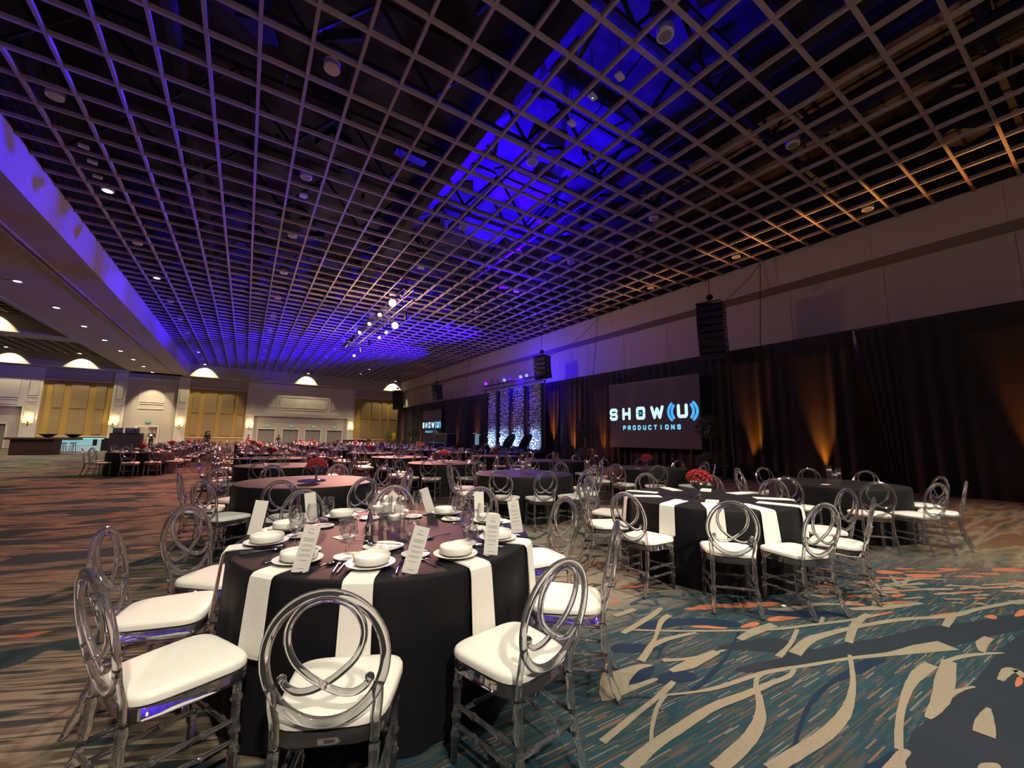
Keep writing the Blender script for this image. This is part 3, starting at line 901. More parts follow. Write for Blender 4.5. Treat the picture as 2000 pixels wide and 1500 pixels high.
# ------------------------------------------------------------------ hanging truss with lamps
def truss_mesh(y0, y1, w=0.42, hgt=0.42):
    mb = MB()
    for sx in (-1, 1):
        for sz in (0, 1):
            mb.tube([(sx * w / 2, y0, sz * hgt), (sx * w / 2, y1, sz * hgt)], 0.025, 6)
    n = int((y1 - y0) / 0.45)
    for i in range(n):
        ya, yb_ = y0 + i * (y1 - y0) / n, y0 + (i + 1) * (y1 - y0) / n
        for sx in (-1, 1):
            mb.tube([(sx * w / 2, ya, 0 if i % 2 else hgt), (sx * w / 2, yb_, hgt if i % 2 else 0)], 0.012, 4)
        mb.tube([(-w / 2, ya, 0), (w / 2, yb_, 0)], 0.012, 4); mb.tube([(-w / 2, ya, hgt), (w / 2, ya, hgt)], 0.012, 4)
    return mb


tr = thing('lighting_truss', 'black lighting truss hung under the ceiling grid with stage lamps clamped along it', 'truss', (5.5, 0, 7.45))
truss_mesh(16.9, 31.0).build('truss_frame', M['black'], tr)
for y in (17.23, 18.99, 19.27, 20.76, 21.16, 22.4, 23.3, 23.8, 25.4, 26.0, 27.3, 28.3, 30.4):
    MB().tube([(-0.68, y, 0.03), (0.68, y, 0.03)], 0.03, 6).build('cross_pipe', M['black'], tr)
for y in (18.0, 24.0, 30.0):
    m = MB(); m.tube([(0, y, 0.42), (0, y, CZ - 7.4)], 0.012, 5); m.box((0, y, 0.62), (0.18, 0.26, 0.34), bev=0.03)
    m.build('chain_hoist', M['black'], tr)


def lamp(label, loc, aim, lens, size=0.16, group='lamps on the hanging truss', name='stage_lamp'):
    t = thing(name, label, 'stage lamp', loc, 0, group)
    q = (Vector(aim) - Vector(loc)).to_track_quat('Z', 'Y').to_matrix().to_4x4()
    mb = MB(); mb.T = q
    mb.lathe([(size * 0.45, -0.30), (size * 0.7, -0.24), (size * 0.8, -0.05), (size * 1.05, 0.07), (size * 1.0, 0.07), (size * 0.9, 0.03)], 16, capt=False)
    mb.build('lamp_body', M['black'], t, 0.6)
    mb = MB(); mb.T = q; mb.lathe([(0.0, 0.035), (size * 0.9, 0.035)], 16, capb=False, capt=False); mb.build('lens', lens, t)
    mb = MB(); mb.tube([(-size * 1.1, 0, -0.02), (-size * 1.1, 0, 0.2), (0, 0, 0.28), (size * 1.1, 0, 0.2), (size * 1.1, 0, -0.02)], 0.012, 5)
    mb.build('yoke', M['black'], t)
    return t


lamp('large glowing amber-white truss lamp, the higher and nearer of the two brightest', (4.9, 17.23, 7.2), (0, 0, 1.41), M['lamp_on'], 0.16)
lamp('large glowing amber-white truss lamp, the lower of the two brightest', (6.1, 20.76, 7.2), (0, 0, 1.41), M['lamp_on'], 0.17)
TL = [((4.9, 19.27), (2, 8), True, 'lit truss lamp with oval lens just below the higher bright lamp'), ((4.9, 21.16), (0, 12), True, 'lit truss lamp on the left row, second below the higher bright lamp'),
      ((4.9, 23.3), (1, 14), True, 'lit truss lamp on the left row, third below the higher bright lamp'), ((6.1, 22.4), (7, 10), True, 'lit yellowish truss lamp just beneath the lower bright lamp'),
      ((6.1, 23.8), (6, 14), True, 'lit flat-looking truss lamp under the yellowish one'), ((6.1, 30.4), (5, 12), True, 'lit truss lamp at the far bottom end of the truss'),
      ((4.9, 27.3), (0, 38), False, 'dark truss lamp sticking out at the left far end'), ((6.1, 26.0), (8, 30), False, 'dark truss lamp hanging on the right of the truss middle'),
      ((4.9, 25.4), (2, 36), False, 'dark truss lamp between the left row and the far end'), ((6.1, 28.3), (9, 36), False, 'dark truss lamp next to the lit one at the far end'),
      ((6.1, 19.0), (9, 28), False, 'dark truss lamp between the two brightest lamps')]
for (xy, a, on, lb) in TL:
    lamp(lb, (xy[0], xy[1], 7.2), (a[0], a[1], 0), M['lamp_small'] if on else M['lamp_off'], 0.10)

# ------------------------------------------------------------------ drapes along the right side
DXP = 16.3
def drape(label, y0, y1, x=DXP, top=5.04, lean0=0.0, lean1=0.0, amp=0.075, ph=0.0):
    n = max(12, int((y1 - y0) / 0.045)); rows = 8
    vs = []
    rr = random.Random(int(y0 * 100))
    phs = [rr.uniform(0, 6) for _ in range(4)]
    for k in range(rows + 1):
        f = k / rows
        z = top * (1 - f) + 0.01 * f
        for i in range(n + 1):
            y = y0 + (y1 - y0) * i / n
            u = (i / n)
            yy = y + (lean0 * (1 - u) ** 6 + lean1 * u ** 6) * f
            w = math.sin(y * 15.5 + phs[0] + 0.9 * math.sin(y * 1.7 + phs[1])) * (0.55 + 0.45 * math.sin(y * 2.3 + phs[2]))
            a = amp * (0.45 + 0.75 * f)
            vs.append((x + a * w + 0.05 * math.sin(y * 1.1 + phs[3]) * f, yy, z))
    N = n + 1
    fs = [(k * N + i, k * N + i + 1, (k + 1) * N + i + 1, (k + 1) * N + i) for k in range(rows) for i in range(n)]
    m = MB(); m.add(vs, fs)
    o = m.build('stage_drape', M['drape'], None, True)
    so = o.modifiers.new('cloth_thickness', 'SOLIDIFY'); so.thickness = 0.012
    return tag(o, label, 'drape', 'drapes along the stage side')


drape('black pleated drape at the far right, slanting away from the gap onto the wall', YB, 3.88, lean1=0.0)
drape('black pleated drape with two amber uplights, left of the gap onto the grey wall', 4.82, 8.9)
drape('black pleated drape behind the large screen', 8.9, 15.9)
drape('black pleated drape with amber light between the large screen and the white flower columns', 15.9, 20.4)
drape('black pleated drape behind the white flower columns', 20.4, 27.4)
drape('black pleated drape behind the lectern and cases', 27.4, 35.6)
drape('black pleated drape behind the small distant screen', 35.6, 42.8)
drape('black pleated drape with thin amber streaks at the far corner', 42.8, 52.2)
# the far right drape's slanted leading edge
m = MB()
n = 26; vs = []
for k in range(9):
    f = k / 8; z = 5.04 * (1 - f) + 0.01 * f
    ye = 4.78 - 0.55 * f
    for i in range(n + 1):
        y = 3.9 + (ye - 3.9) * i / n
        vs.append((DXP + 0.05 + 0.05 * math.sin(i * 0.9) * (0.3 + f), y, z))
m.add(vs, [(k * (n + 1) + i, k * (n + 1) + i + 1, (k + 1) * (n + 1) + i + 1, (k + 1) * (n + 1) + i) for k in range(8) for i in range(n)])
o = m.build('stage_drape', M['drape'], None, True); tag(o, 'narrow black drape edge pulled aside beside the triangular gap', 'drape', 'drapes along the stage side')
so = o.modifiers.new('cloth_thickness', 'SOLIDIFY'); so.thickness = 0.012
# drape support rail
rl = thing('drape_rail', 'slim black rail carrying the drapes along the stage side', 'rail', (DXP + 0.02, 0, 0))
MB().tube([(0.05, YB + 0.1, 5.075), (0.05, 52.2, 5.075)], 0.02, 6).build('top_bar', M['black'], rl)
for y in (-3.0, 0.8, 8.9, 15.9, 20.4, 27.4, 35.6, 42.8, 52.2):
    MB().tube([(0.22, y, 0.0), (0.22, y, 5.05)], 0.022, 6).build('upright', M['black'], rl)
# amber uplights on the floor at the drapes
ul = None
UL = [(1.35, 'at the far right end of the drapes', 230), (5.84, 'behind the far right table', 260), (8.05, 'between the far right table and the large screen', 170), (15.95, 'in front of the bush left of the large screen', 90),
      (18.3, 'between the bush and the flower columns', 170), (20.2, 'beside the nearest flower column', 230), (22.3, 'between the two right flower columns', 110), (23.6, 'between the middle flower columns', 160),
      (25.35, 'between the two farthest flower columns', 110), (27.3, 'beside the lectern', 150), (30.4, 'behind the cases', 110), (34.2, 'right of the small distant screen', 80), (43.6, 'left of the small distant screen', 130), (46.5, 'second along the far corner drape', 130), (49.8, 'at the far corner of the drapes', 130)]
for (y, lb, p) in UL:
    lab = 'small amber uplight on the floor ' + lb
    z0 = 0.6 if 19.6 < y < 30.2 else 0.0
    if ul is None:
        ul = thing('uplight', lab, 'uplight', (15.98, y, z0), 0, 'amber uplights at the drapes')
        MB().box((0, 0, 0.03), (0.16, 0.2, 0.06), bev=0.01).build('base', M['black'], ul)
        MB().lathe([(0.06, 0.06), (0.08, 0.08), (0.08, 0.20), (0.07, 0.20)], 12, capt=False).build('lamp_body', M['black'], ul, 0.6)
        MB().lathe([(0.0, 0.185), (0.07, 0.185)], 12, capb=False, capt=False).build('lens', emis('amber_lens', (1, 0.4, 0.05), 3), ul)
    else:
        dup(ul, (15.98, y, z0), 0, lab)
    spot('uplight_beam', (16.02, y, z0 + 0.215), (16.32, y + 0.04, z0 + 2.3), p * 5.0, AMBER, 30, 0.95, 0.05)
# extra lamps apart from the uplights, added to put amber light on the grid
for y in (0.6, 2.4, 4.2, 6.0, 7.8, 9.6, 11.5, 13.6, 15.8, 18.5, 22, 27, 33, 39, 45):
    spot('grid_amber_fill', (15.75, y, 0.9 if not 19.6 < y < 30 else 1.4), (14.95, y, CZ), 2300 if y < 14 else 900, (1.0, 0.42, 0.12), 22, 0.7, 0.05)

# ------------------------------------------------------------------ screens
GL = {
    'S': ([[(1, .82), (.85, 1), (.15, 1), (0, .85), (0, .62), (.15, .5), (.85, .5), (1, .38), (1, .15), (.85, 0), (.15, 0), (0, .18)]], 1),
    'H': ([[(0, 0), (0, 1)], [(1, 0), (1, 1)], [(0, .5), (1, .5)]], 1),
    'O': ([[(0.1, 0), (0, .1), (0, .9), (.1, 1), (.9, 1), (1, .9), (1, .1), (.9, 0), (.1, 0)]], 1),
    'W': ([[(0, 1), (.3, 0), (.6, .85), (.9, 0), (1.2, 1)]], 1.2),
    'U': ([[(0, 1), (0, .15), (.12, 0), (.88, 0), (1, .15), (1, 1)]], 1),
    'P': ([[(0, 0), (0, 1), (.85, 1), (1, .9), (1, .5), (.85, .4), (0, .4)]], 1),
    'R': ([[(0, 0), (0, 1), (.85, 1), (1, .9), (1, .55), (.85, .45), (0, .45)], [(.5, .45), (1, 0)]], 1),
    'D': ([[(0, 0), (0, 1), (.7, 1), (1, .75), (1, .25), (.7, 0), (0, 0)]], 1),
    'C': ([[(1, .85), (.85, 1), (.15, 1), (0, .85), (0, .15), (.15, 0), (.85, 0), (1, .15)]], 1),
    'T': ([[(0, 1), (1, 1)], [(.5, 0), (.5, 1)]], 1),
    'I': ([[(.5, 0), (.5, 1)]], 1),
    'N': ([[(0, 0), (0, 1), (1, 0), (1, 1)]], 1)}


def stroke(mb, pts, w, d):
    """flat rounded strokes in the x-z plane at depth d"""
    for i, p in enumerate(pts):
        mb.add([(p[0] + w / 2 * math.cos(a), d, p[1] + w / 2 * math.sin(a)) for a in [2 * PI * k / 10 for k in range(10)]], [tuple(range(10))])
        if i < len(pts) - 1:
            q = pts[i + 1]
            t = Vector((q[0] - p[0], q[1] - p[1])); t.normalize(); s = Vector((-t.y, t.x)) * w / 2
            mb.add([(p[0] + s.x, d, p[1] + s.y), (p[0] - s.x, d, p[1] - s.y), (q[0] - s.x, d, q[1] - s.y), (q[0] + s.x, d, q[1] + s.y)], [(0, 1, 2, 3)])


def text_line(mb, word, x0, z0, cw, chh, pitch, w, d):
    x = x0
    for ch in word:
        for st_ in GL[ch][0]:
            stroke(mb, [(x + p[0] * cw, z0 + p[1] * chh) for p in st_], w, d)
        x += pitch


def screen(label, yc, width, z0, z1, k):
    """local x runs along the screen seen from the hall, local -y faces the hall"""
    t = thing('projection_screen', label, 'screen', (15.92, yc, 0), -PI / 2, 'screens showing the logo')
    MB().box((0, 0, (z0 + z1) / 2), (width, 0.04, z1 - z0)).build('screen_surface', M['screen'], t)
    fr = MB()
    for zz_ in (z0 - 0.03, z1 + 0.03):
        fr.box((0, 0.01, zz_), (width + 0.12, 0.06, 0.06))
    for s_ in (-1, 1):
        fr.box((s_ * (width / 2 + 0.03), 0.01, (z0 + z1) / 2), (0.06, 0.06, z1 - z0)); fr.box((s_ * width * 0.4, 0.05, z0 / 2), (0.06, 0.06, z0)); fr.box((s_ * width * 0.4, 0.05, 0.02), (0.08, 0.5, 0.04))
    fr.build('screen_frame', M['black'], t)
    u = width / 5.0
    zc_ = z0 + 1.60 * (z1 - z0) / 3.09
    for c_, x, cw in (('S', -2.465, .40), ('H', -1.61, .38), ('O', -.745, .40), ('W', .10, .49), ('U', 1.52, .38)):
        m = MB(); text_line(m, c_, x * u, zc_ - .235 * u, cw * u, .47 * u, 1, .15 * u, -0.03); m.build('logo_letter', M['logo_white'], t)
    ld = MB(); xo = -.545 * u
    ld.add([(xo - 0.11 * u, -0.034, zc_ - 0.15 * u), (xo + 0.11 * u, -0.034, zc_ - 0.15 * u), (xo + 0.11 * u, -0.034, zc_ + 0.15 * u), (xo - 0.11 * u, -0.034, zc_ + 0.15 * u)], [(0, 1, 2, 3)])
    ld.add([(xo - 0.30 * u, -0.033, zc_ - 0.012 * u), (xo + 0.30 * u, -0.033, zc_ - 0.012 * u), (xo + 0.30 * u, -0.033, zc_ + 0.012 * u), (xo - 0.30 * u, -0.033, zc_ + 0.012 * u)], [(0, 1, 2, 3)])
    ld.build('logo_play_square', M['logo_dark'], t)
    m = MB(); m.add([(xo - 0.05 * u, -0.038, zc_ - 0.09 * u), (xo + 0.09 * u, -0.038, zc_), (xo - 0.05 * u, -0.038, zc_ + 0.09 * u)], [(0, 1, 2)]); m.build('logo_play_arrow', M['logo_blue'], t)
    cx = 1.71 * u
    for (xm, xt, hz) in ((.71, .54, .36), (.53, .43, .27)):
        for s_ in (-1, 1):
            pts = [(cx + s_ * u * (xt + (xm - xt) * (1 - q * q)), zc_ - .02 * u + hz * u * q) for q in [k_ / 5 for k_ in range(-5, 6)]]
            m = MB(); stroke(m, pts, 0.13 * u, -0.03); m.build('logo_wave', M['logo_blue'], t)
    for q, c_ in enumerate('PRODUCTIONS'):
        m = MB(); text_line(m, c_, (-1.63 + .308 * q) * u, zc_ - .775 * u, .13 * u, .17 * u, 1, .058 * u, -0.03); m.build('logo_small_letter', M['logo_small'], t)
    return t


screen('large dark screen with glowing blue-white logo lettering, right of the flower columns', 12.55, 5.0, 1.11, 4.20, 0)
screen('small distant dark screen with glowing blue-white logo lettering, near the far corner', 39.6, 4.9, 1.11, 4.15, 1)

# ------------------------------------------------------------------ stage
stg = thing('stage_platform', 'low black stage platform in front of the drapes', 'stage', (14.2, 25.0, 0))
MB().box((0, 0, 0.57), (3.4, 10.6, 0.06)).build('deck', M['stage'], stg)
MB().box((0, 0, 0.27), (3.3, 10.5, 0.54)).build('skirt', M['blackmat'], stg)


def flower_column(label, y, w):
    t = thing('flower_column', label, 'flower wall', (15.25, y, 0.606), -PI / 2, 'white flower columns on the stage')
    MB().box((0, 0.08, 2.15), (w, 0.16, 4.3)).build('backing_board', M['dark_panel'], t)
    mb = MB(); rr = random.Random(int(y * 10))
    nx, nz = int(w / 0.17), 25
    for i in range(nx):
        for k in range(nz):
            cx = -w / 2 + (i + 0.5 + 0.5 * (k % 2) - 0.25) * w / nx + rr.uniform(-.015, .015); cz = 0.12 + (k + 0.5) * 4.2 / nz + rr.uniform(-.03, .03)
            for q in range(5):
                a = rr.uniform(0, 6.28); r_ = rr.uniform(0.045, 0.085)
                dx, dz = math.cos(a), math.sin(a)
                px_, pz_ = -dz, dx
                y1 = rr.uniform(-0.12, -0.03)
                mb.add([(cx, -0.005, cz), (cx + r_ * dx + px_ * 0.035, y1, cz + r_ * dz + pz_ * 0.035), (cx + 1.35 * r_ * dx, y1 - 0.01, cz + 1.35 * r_ * dz), (cx + r_ * dx - px_ * 0.035, y1, cz + r_ * dz - pz_ * 0.035)], [(0, 1, 2, 3)])
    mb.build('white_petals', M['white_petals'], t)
    MB().box((0, 0.1, -0.0 + 0.02), (w + 0.2, 0.5, 0.04)).build('base_plate', M['black'], t)
    return t


for (y, w, lb) in ((26.1, 1.05, 'leftmost white flower column on the stage'), (24.4, 1.1, 'second white flower column from the left on the stage'), (22.65, 1.25, 'third white flower column from the left on the stage'), (20.75, 1.2, 'rightmost white flower column on the stage')):
    flower_column(lb, y, w)
    lamp('white uplight at the foot of the %s' % lb[0:lb.index(' on the')], (14.7, y, 0.78), (15.2, y, 1.9), M['lamp_small'], 0.08, 'white uplights on the stage', 'stage_uplight')
    spot('column_wash', (14.25, y, 0.95), (15.2, y, 1.3), 300, (0.50, 0.72, 1.0), 74, 0.45, 0.05)
# small truss with lamps over the columns
ts = thing('stage_header_truss', 'short black truss above the white flower columns', 'truss', (15.0, 0, 5.0))
truss_mesh(19.6, 27.2, 0.3, 0.3).build('truss_frame', M['black'], ts)
for y in (19.7, 27.1):
    MB().tube([(0.15, y, -4.4), (0.15, y, 0)], 0.05, 8).build('upright', M['black'], ts)
for k, (y, on) in enumerate(((20.0, 0), (21.2, 1), (21.9, 1), (23.2, 0), (23.9, 1), (24.7, 0), (25.6, 0), (26.5, 0))):
    lamp('%s moving-head lamp on the header truss, %s from the right' % ('blue glowing' if on else 'dark', ordn[k]), (14.85, y, 5.45), (2, 10, 3) if on else (6, 12, 9), M['blue_lens'] if on else M['lamp_off'], 0.12, 'lamps on the header truss', 'moving_head_lamp')
for y in (20.9, 22.6, 24.4, 26.1):
    spot('column_blue_wash', (14.3, y, 5.2), (15.2, y, 2.2), 130, (0.16, 0.03, 1.0), 60, 0.8, 0.05)

# lectern
t = thing('lectern', 'clear acrylic lectern with slanted top standing on the stage', 'lectern', (13.6, 25.3, 0.6), -PI / 2 - 0.3)
MB().box((0, 0, 0.02), (0.6, 0.45, 0.03), bev=0.01).build('base', M['frost'], t)
MB().box((0, 0.02, 0.53), (0.36, 0.04, 1.0)).build('front_panel', M['frost'], t)
for s_ in (-1, 1):
    MB().box((s_ * 0.2, -0.05, 0.53), (0.03, 0.2, 1.0)).build('side_post', M['frost'], t)
MB().box((0, -0.08, 1.09), (0.66, 0.48, 0.025), rot=Matrix.Rotation(-0.28, 4, 'X')).build('reading_top', M['frost'], t)
MB().tube(catmull([(0.12, 0.1, 1.1), (0.14, 0.06, 1.3), (0.12, -0.05, 1.45)], 4), 0.006, 6).build('gooseneck_microphone', M['black'], t)
# two reclined lounge backs seen against the flower columns
for (y, lb) in ((22.1, 'dark high-backed lounge seat leaning in front of the third flower column'), (20.3, 'dark high-backed lounge seat leaning in front of the rightmost flower column')):
    t = thing('lounge_seat', lb, 'seat', (13.9, y, 0.6), 0.25, 'lounge seats on the stage')
    mb = MB(); mb.T = Matrix.Translation((0, 0, 0.25)) @ Matrix.Rotation(0.62, 4, 'X')
    mb.tube([(0, 0, 0), (0, 0, 0.25), (0, 0, 0.6), (0, 0, 0.85), (0, 0, 1.0), (0, 0, 1.04)], [0.30, 0.42, 0.46, 0.38, 0.22, 0.06], 16, flat=0.16, up=(1, 0, 0))
    mb.build('backrest', M['dark_panel'], t, True)
    MB().box((0, 0.25, 0.28), (0.6, 0.6, 0.14), bev=0.04).build('seat', M['dark_panel'], t)
    for sx in (-1, 1):
        for sy in (0, 1):
            MB().tube([(sx * 0.22, 0.02 + 0.45 * sy, 0.22), (sx * 0.28, 0.0 + 0.5 * sy, 0.0)], 0.02, 6).build('leg', M['black'], t)
# floor monitors and cases
for (x, y, lb) in ((12.9, 23.0, 'black floor monitor wedge at the stage edge before the middle flower columns'), (12.9, 24.2, 'black floor monitor wedge at the stage edge beside the lectern')):
    t = thing('floor_monitor', lb, 'speaker', (x, y, 0.6), 0, 'floor monitors on the stage')
    m = MB(); m.add([(-.2, -.32, 0), (.25, -.32, 0), (.25, .32, 0), (-.2, .32, 0), (-.1, -.32, .38), (.1, -.32, .38), (.1, .32, .38), (-.1, .32, .38)], [(3, 2, 1, 0), (4, 5, 6, 7), (0, 1, 5, 4), (1, 2, 6, 5), (2, 3, 7, 6), (3, 0, 4, 7)]).build('cabinet', M['black'], t)
    MB().box((-0.155, 0, 0.19), (0.01, 0.56, 0.3), rot=Matrix.Rotation(0.25, 4, 'Y')).build('grille', M['charcoal'], t)
for (x, y, sx, sy, h_, mat, lb) in ((12.6, 32.4, 1.0, 1.9, 1.05, 'case_tan', 'large tan-fronted flight case with metal edges beside the stage'), (12.7, 35.0, 0.8, 1.0, 0.85, 'case_tan', 'small tan-fronted flight case left of the large one'),
                                    (12.9, 30.88, 0.9, 0.95, 1.0, 'black', 'black flight case between the large tan one and the stage'), (14.3, 32.5, 0.9, 2.6, 1.75, 'black', 'tall black equipment case behind the tan ones')):
    t = thing('flight_case', lb, 'flight case', (x, y, 0), 0, 'flight cases left of the stage')
    MB().box((0, 0, h_ / 2 + 0.05), (sx, sy, h_ - 0.1), bev=0.01).build('case_body', M[mat], t)
    e = MB()
    for a in (-1, 1):
        for c in (-1, 1):
            e.box((a * sx / 2, c * sy / 2, h_ / 2 + 0.05), (0.05, 0.05, h_ - 0.08)); e.box((a * sx / 2, 0, h_ / 2 + 0.05 + c * (h_ / 2 - 0.05)), (0.05, sy, 0.05)); e.box((0, a * sy / 2, h_ / 2 + 0.05 + c * (h_ / 2 - 0.05)), (sx, 0.05, 0.05))
    e.build('metal_edge', M['case_edge'], t)
    for a in (-1, 1):
        for c in (-1, 1):
            MB().lathe([(0.045, 0), (0.05, 0.03), (0.045, 0.1)], 8, (a * sx * 0.38, c * sy * 0.4, 0)).build('caster', M['black'], t)

# ------------------------------------------------------------------ hung speaker arrays
def array(label, x, y, ztop, n, ch, wide, face, curve):
    t = thing('line_array_speaker', label, 'speaker', (x, y, ztop), face, 'hung speaker arrays')
    MB().box((0, 0.0, 0.06), (wide * 0.9, 0.8, 0.08), bev=0.02).build('bumper_frame', M['black'], t)
    m = MB(); m.lathe([(0.09, 0.28), (0.13, 0.33), (0.13, 0.42), (0.09, 0.48)], 12); m.tube([(0, 0, 0.1), (0, 0, CZ - ztop)], 0.014, 6)
    m.build('chain_hoist', M['black'], t)
    pos = Vector((0, 0, 0)); a = 0.0
    for k in range(n):
        Rm = Matrix.Translation(pos) @ Matrix.Rotation(-a, 4, 'X')
        c = MB(); c.T = Rm
        c.add([(-wide / 2, -0.28, 0), (wide / 2, -0.28, 0), (wide / 2 * .92, 0.26, -0.02), (-wide / 2 * .92, 0.26, -0.02), (-wide / 2, -0.28, -ch * .94), (wide / 2, -0.28, -ch * .94), (wide / 2 * .92, 0.26, -ch * .88), (-wide / 2 * .92, 0.26, -ch * .88)],
              [(0, 1, 2, 3), (7, 6, 5, 4), (4, 5, 1, 0), (5, 6, 2, 1), (6, 7, 3, 2), (7, 4, 0, 3)])
        cab = c.build('speaker_cabinet', M['black'], t)
        gm = MB(); gm.T = Rm
        for s_ in (-1, 1):
            gm.box((s_ * wide * 0.48, 0.05, -ch * 0.1), (0.05, 0.12, 0.05)); gm.box((s_ * wide * 0.48, 0.05, -ch * 0.8), (0.05, 0.12, 0.04))
        gm.build('rigging_plate', M['case_edge'], cab)
        pos = (Rm @ Vector((0, -0.0, -ch, 1)).to_3d().to_4d()).to_3d() if False else Rm @ Vector((0, 0, -ch))
        a += curve
    return t


array('large black line array speaker hanging right of the large screen', 15.4, 9.05, 6.85, 8, 0.27, 1.05, PI / 2 + 0.35, 0.045)
array('black line array speaker hanging right of the flower columns', 15.4, 20.35, 6.55, 5, 0.28, 1.0, PI / 2 + 0.25, 0.07)
array('black line array speaker hanging left of the small screen, blue-lit', 15.4, 37.4, 6.45, 5, 0.28, 1.0, PI / 2 + 0.2, 0.06)
array('black line array speaker hanging in the far corner above the gold panel', 15.3, 49.5, 7.0, 8, 0.28, 1.2, PI / 2 + 0.9, 0.05)
for (y, y2, zt_, lb) in ((9.0, 7.75, 6.9, 'thin black cable swooping from the ceiling to the large speaker array'), (20.4, 16.9, 6.6, 'thin black cable swooping from the ceiling to the speaker array beside the flower columns'), (37.5, 33.5, 6.5, 'thin black cable swooping to the blue-lit speaker array')):
    o = MB().tube(catmull([(15.4, y, zt_), (15.8, y - 0.25 * (y - y2), zt_ + 0.12), (16.5, y - 0.7 * (y - y2), zt_ + 0.95), (16.95, y2, CZ - 0.05)], 8), 0.012, 5).build('speaker_cable', M['black'])
    tag(o, lb, 'cable', 'cables of the speaker arrays')
    o = MB().tube([(16.96, y2, CZ - 0.05), (16.5, y2, 5.1)], 0.014, 5).build('drop_line', M['black'])
    tag(o, 'straight dark line dropping to the drape rail beside the ' + lb[lb.index('to the') + 7:] if False else lb.replace('swooping', 'dropping straight').split(' to the')[0] + ', right of the array at %s' % {7.75: 'the large screen', 16.9: 'the flower columns', 33.5: 'the small screen'}[y2], 'cable', 'cables of the speaker arrays')

# ------------------------------------------------------------------ bushes beside the screens
def bush(label, x, y, hgt, seed, glow=False):
    t = thing('potted_tree', label, 'tree', (x, y, 0), 0, 'dark trees beside the screens')
    rr = random.Random(seed)
    m = MB(); m.lathe([(0.18, 0), (0.24, 0.35), (0.22, 0.36), (0.2, 0.3)], 14, capt=False); m.build('pot', M['black'], t, 0.6)
    m = MB(); m.tube(catmull([(0, 0, 0.3), (0.04, 0.03, hgt * 0.35), (-0.03, 0, hgt * 0.7)], 4), 0.035, 7); m.build('trunk', M['bark'], t, True)
    for (cz, rx, rz_, n, nm) in ((hgt * 0.78, 0.55, hgt * 0.2, 900, 'crown'), (0.62, 0.62, 0.38, 900, 'underplanting')):
        lm = MB()
        for _ in range(n):
            u = Vector((rr.gauss(0, 1), rr.gauss(0, 1), rr.gauss(0, 1))).normalized() * rr.uniform(0.45, 1.0) ** 0.5
            c = Vector((u.x * rx, u.y * rx, cz + u.z * rz_))
            d = Vector((rr.gauss(0, 1), rr.gauss(0, 1), rr.gauss(0.3, 1))).normalized(); s = d.orthogonal().normalized()
            L_ = rr.uniform(0.06, 0.13)
            lm.add([tuple(c), tuple(c + d * L_ * .5 + s * L_ * .28), tuple(c + d * L_), tuple(c + d * L_ * .5 - s * L_ * .28)], [(0, 1, 2, 3)])
        lm.build(nm, M['leaf'], t)


bush('dark leafy tree in a pot right of the large screen', 15.35, 9.25, 2.5, 1)
bush('dark leafy tree left of the large screen, lit amber from behind', 15.3, 16.35, 2.6, 2)
bush('dark leafy tree right of the small distant screen', 15.3, 36.3, 2.4, 3)
bush('dark leafy tree left of the small distant screen', 15.3, 43.3, 2.4, 4)
point('tree_amber', (15.5, 15.75, 1.2), 14, AMBER, 0.1)

# tall plant with yellow cloth in the far corner
t = thing('tall_plant', 'tall green plant with a yellow cloth beside the far drape corner', 'plant', (15.6, 53.2, 0))
lm = MB(); rr = random.Random(5)
for _ in range(500):
    a = rr.uniform(0, 6.28); z = rr.uniform(0.3, 2.1); r_ = rr.uniform(0.05, 0.5); c = Vector((r_ * math.cos(a), r_ * math.sin(a), z))
    d = Vector((math.cos(a), math.sin(a), rr.uniform(0.2, 1.2))).normalized(); s = d.orthogonal().normalized(); L_ = rr.uniform(0.15, 0.35)
    lm.add([tuple(c), tuple(c + d * L_ * .5 + s * .03), tuple(c + d * L_), tuple(c + d * L_ * .5 - s * .03)], [(0, 1, 2, 3)])
lm.build('leaves', M['leaf_bright'], t)
m = MB(); m.tube([(0, 0, 0), (0.02, 0.02, 1.6)], 0.04, 7); m.build('stem', M['bark'], t)
m = MB(); m.tube([(0.55, -0.2, 1.95), (0.6, -0.2, 1.7), (0.62, -0.22, 1.3), (0.5, -0.22, 0.9)], [0.12, 0.28, 0.3, 0.2], 10, flat=0.5); m.build('yellow_cloth', M['yellow'], t, True)
MB().tube([(0.55, -0.2, 0), (0.55, -0.2, 1.6)], 0.02, 6).build('stand', M['black'], t)

# ------------------------------------------------------------------ chairs
def seat_outline(s=1.0, n=28):
    pts = []
    for k in range(n):
        a = 2 * PI * k / n
        c, s_ = math.cos(a), math.sin(a)
        e = 0.42
        x = math.copysign(abs(c) ** e, c) * 0.205; y = math.copysign(abs(s_) ** e, s_) * 0.205
        x *= 1.0 + 0.10 * (y / 0.205)
        pts.append((x * s, y * s + 0.01))
    return pts


def seat_loft(mb, layers, n=28):
    vs = []
    for (s, z) in layers:
        vs += [(x, y, z) for x, y in seat_outline(s, n)]
    fs = [tuple(range(n - 1, -1, -1)), tuple(range((len(layers) - 1) * n, len(layers) * n))]
    for k in range(len(layers) - 1):
        for i in range(n):
            j = (i + 1) % n
            fs.append((k * n + i, k * n + j, (k + 1) * n + j, (k + 1) * n + i))
    mb.add(vs, fs)
    return mb


def back_y(z): return -0.205 - max(0, z - 0.44) * 0.20


def ring_pts(n, rx=0.188, rz_=0.215, zc=0.690):
    return [(rx * math.sin(2 * PI * k / n), back_y(zc + rz_ * math.cos(2 * PI * k / n)), zc + rz_ * math.cos(2 * PI * k / n)) for k in range(n)]


